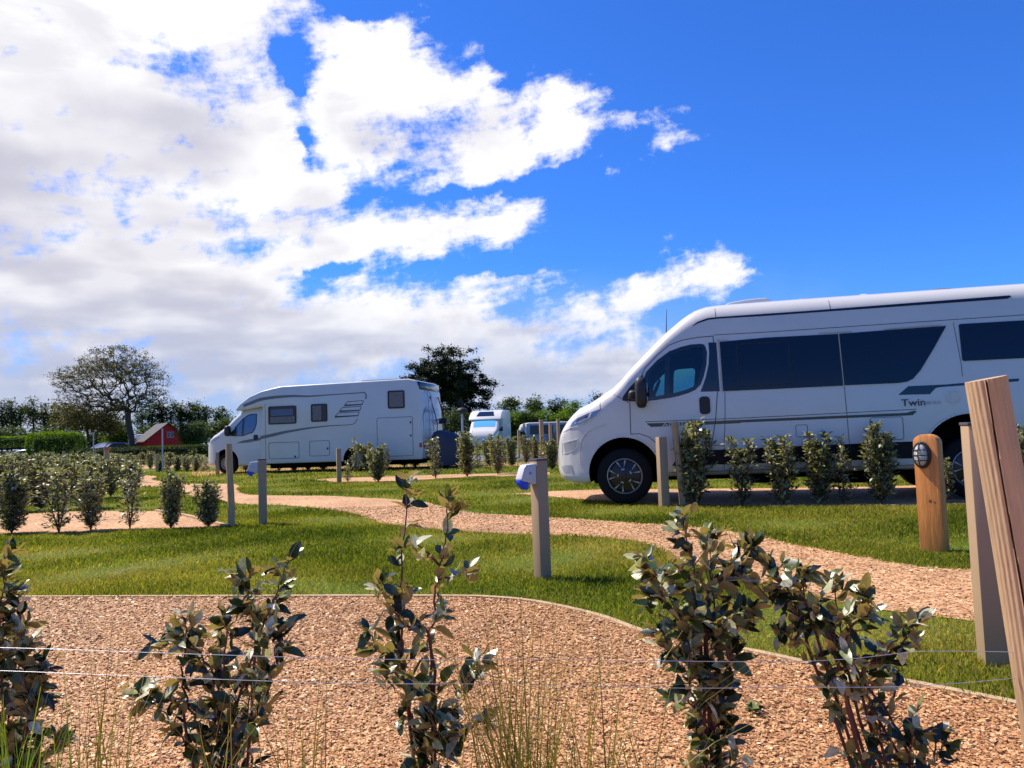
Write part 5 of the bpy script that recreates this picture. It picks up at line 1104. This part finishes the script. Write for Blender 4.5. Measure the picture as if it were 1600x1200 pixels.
# tree line on the left
GT = 'slender trees of the far left tree line'
LT = 'slender dark tree in the long tree line at the left horizon'
protoT = []
def line_tree(base, top, wd, lbl, fol):
    px_tree(lbl, base, 115, [(base, top+14, wd, 13), (base-3, top+30, wd*.9, 14), (base+3, top+45, wd*.7, 12), (base-wd*.4, top+22, wd*.6, 9)], [(base, 702), (base, 685), (base+1, top+50), (base, top+35), (base, top+18)], fol, 34, 46, 1.0, .36, .16, GT, 'slender_tree', minr=.05, tubes=4)
for k_, (b_, t_, w_) in enumerate([(3, 624, 9), (18, 624, 9), (32, 627, 7), (52, 624, 9), (70, 628, 8), (84, 632, 9), (100, 640, 9), (118, 640, 9), (222, 632, 9), (238, 628, 9), (253, 625, 9), (267, 625, 10), (282, 627, 9), (297, 627, 10), (310, 628, 9), (322, 630, 8), (342, 631, 10), (354, 640, 7)]):
    line_tree(b_, t_, w_, order(k_, 18)+' of the slender dark trees in the far left tree line', M['fol_dark'] if b_ % 2 else M['fol_mid'])
GU = 'bushy undergrowth trees below the far tree line'
for k_, (b_, t_, w_) in enumerate([(12, 668, 16), (45, 672, 16), (80, 668, 16), (112, 675, 16), (150, 672, 18), (228, 668, 18), (255, 665, 14), (305, 664, 18), (335, 662, 16), (352, 655, 12)]):
    px_tree(order(k_, 10)+' of the low bushy trees under the far left tree line', b_, 105, [(b_, t_+14, w_, 14), (b_+5, t_+22, w_, 14)], [(b_, 704), (b_, 698), (b_, 690)], M['fol_mid'], 30, 70, 1.3, .4, .12, GU, 'bushy_tree', minr=.05, tubes=4)
# right-hand trees
GR = 'trees beyond the campervan bonnet'
for b_, t_, w_, l, fo, Z in [(794, 621, 16, 'rounded green tree just right of the pine', 'fol_mid', 95), (818, 640, 13, 'low green tree between the two rounder trees right of the pine', 'fol_bright', 90), (834, 618, 17, 'rounded tree with a broken top, second right of the pine', 'fol_mid', 100), (866, 621, 11, 'narrow dark tree near the campervan headlight', 'fol_dark', 95), (880, 628, 12, 'small dark tree beside the narrow one near the headlight', 'fol_dark', 98), (896, 627, 15, 'bright green tree right above the campervan headlight', 'fol_bright', 90), (936, 617, 12, 'dark treetop peeping over the campervan bonnet', 'fol_dark', 95)]:
    px_tree(l, b_, Z, [(b_, t_+14, w_, 14), (b_+4, t_+30, w_*1.1, 16), (b_-5, t_+46, w_*1.1, 16)], [(b_, 704), (b_, 685), (b_, 665), (b_, t_+25)], M[fo], 60, 70, .95, .32, .18, GR)
GB = 'leafy green bushes in front of the trees beyond the campervan'
for k_, (b_, t_, w_) in enumerate([(772, 655, 10), (785, 648, 14), (803, 645, 14), (822, 643, 15), (842, 642, 15), (860, 644, 14), (878, 645, 14), (897, 646, 16), (918, 648, 16)]):
    px_tree(order(k_, 9)+' of the leafy bushes left of the campervan headlight', b_, 82, [(b_, t_+16, w_, 16), (b_+3, t_+36, w_*1.1, 18)], [(b_, 706), (b_, 695), (b_, 680)], M['fol_bright'] if b_ % 3 else M['fol_mid'], 44, 90, .9, .26, .12, GB, 'bush', cat='bush')
# hedges and round bushes
def bush(label, px, Z, ells, fol, n, per, rad, size, nm='bush', cat='bush'):
    return px_tree(label, px, Z, ells, [(px, 706), (px, 700), (px, 694)], fol, n, per, rad, size, .08, None, nm, 1.0, 4, .02, 0, cat)
bush('bright green round bush in front of the wind-bent tree trunk', 184, 62, [(184, 672, 18, 18), (181, 685, 19, 16)], M['fol_bright'], 120, 90, .5, .15)
bush('round green bush between the red shed and the long white motorhome', 303, 55, [(303, 674, 19, 16), (304, 688, 21, 16)], M['fol_mid'], 130, 90, .5, .15)
bush('dark green bush cut by the left edge above the wall', -8, 64, [(-10, 680, 18, 16), (-10, 692, 16, 14)], M['fol_mid'], 60, 90, .6, .16)
def hedge(label, x0, x1, y0, y1, Z, dep, fol, n, size, rz=0, round_=.25):
    a = at(x0, 690, Z); c = at(x1, 690, Z); w = c.x-a.x; top = at((x0+x1)/2, y0, Z).z; bt = max(0, at((x0+x1)/2, y1, Z).z); o = Vector(((a.x+c.x)/2, Z, 0))
    th = thing('hedge', label, 'hedge', o); d = RNG.uniform(-1, 1, (n, 3)); k = np.abs(d).max(1); ax_ = RNG.integers(0, 3, n); d[np.arange(n), ax_] = np.sign(d[np.arange(n), ax_]+1e-6)
    l = np.linalg.norm(d, axis=1); d = d*(1-round_)+d/l[:, None]*round_*1.2; d *= 1+RNG.normal(0, .035, (n, 1))+.04*np.sin(d[:, :1]*9+d[:, 1:2]*7)
    P = np.stack([d[:, 0]*w/2, d[:, 1]*dep/2, bt+(top-bt)*(d[:, 2]*.5+.5)], 1); P[:, 2] = np.maximum(P[:, 2], .02)
    leafmesh('foliage', th, P, d+RNG.normal(0, .6, (n, 3)), size*RNG.uniform(.5, 1.2, n), fol, RNG.random(n))
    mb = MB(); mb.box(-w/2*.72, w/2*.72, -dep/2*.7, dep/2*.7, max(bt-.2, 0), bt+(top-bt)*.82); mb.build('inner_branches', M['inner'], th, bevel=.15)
    return th
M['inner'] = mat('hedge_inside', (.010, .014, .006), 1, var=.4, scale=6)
hedge('big bright green clipped hedge at left, standing before the dark wall', 55, 118, 678, 716, 46, 2.2, M['fol_bright'], 16000, .12, round_=.45)
hedge('long bright green hedge growing above the dark wall', -40, 62, 684, 699, 63, 1.4, M['fol_bright'], 9000, .16)
hedge('low trimmed hedge running behind the far shrub rows', 112, 320, 700, 712, 45, 1.0, M['fol_mid'], 15000, .12)
hedge('dark hedge behind the caravans and the grey awning', 760, 960, 676, 704, 70, 1.6, M['fol_mid'], 15000, .2)
print('objects', len(bpy.data.objects), 'polys', sum(len(o.data.polygons) for o in bpy.data.objects if o.type == 'MESH'))
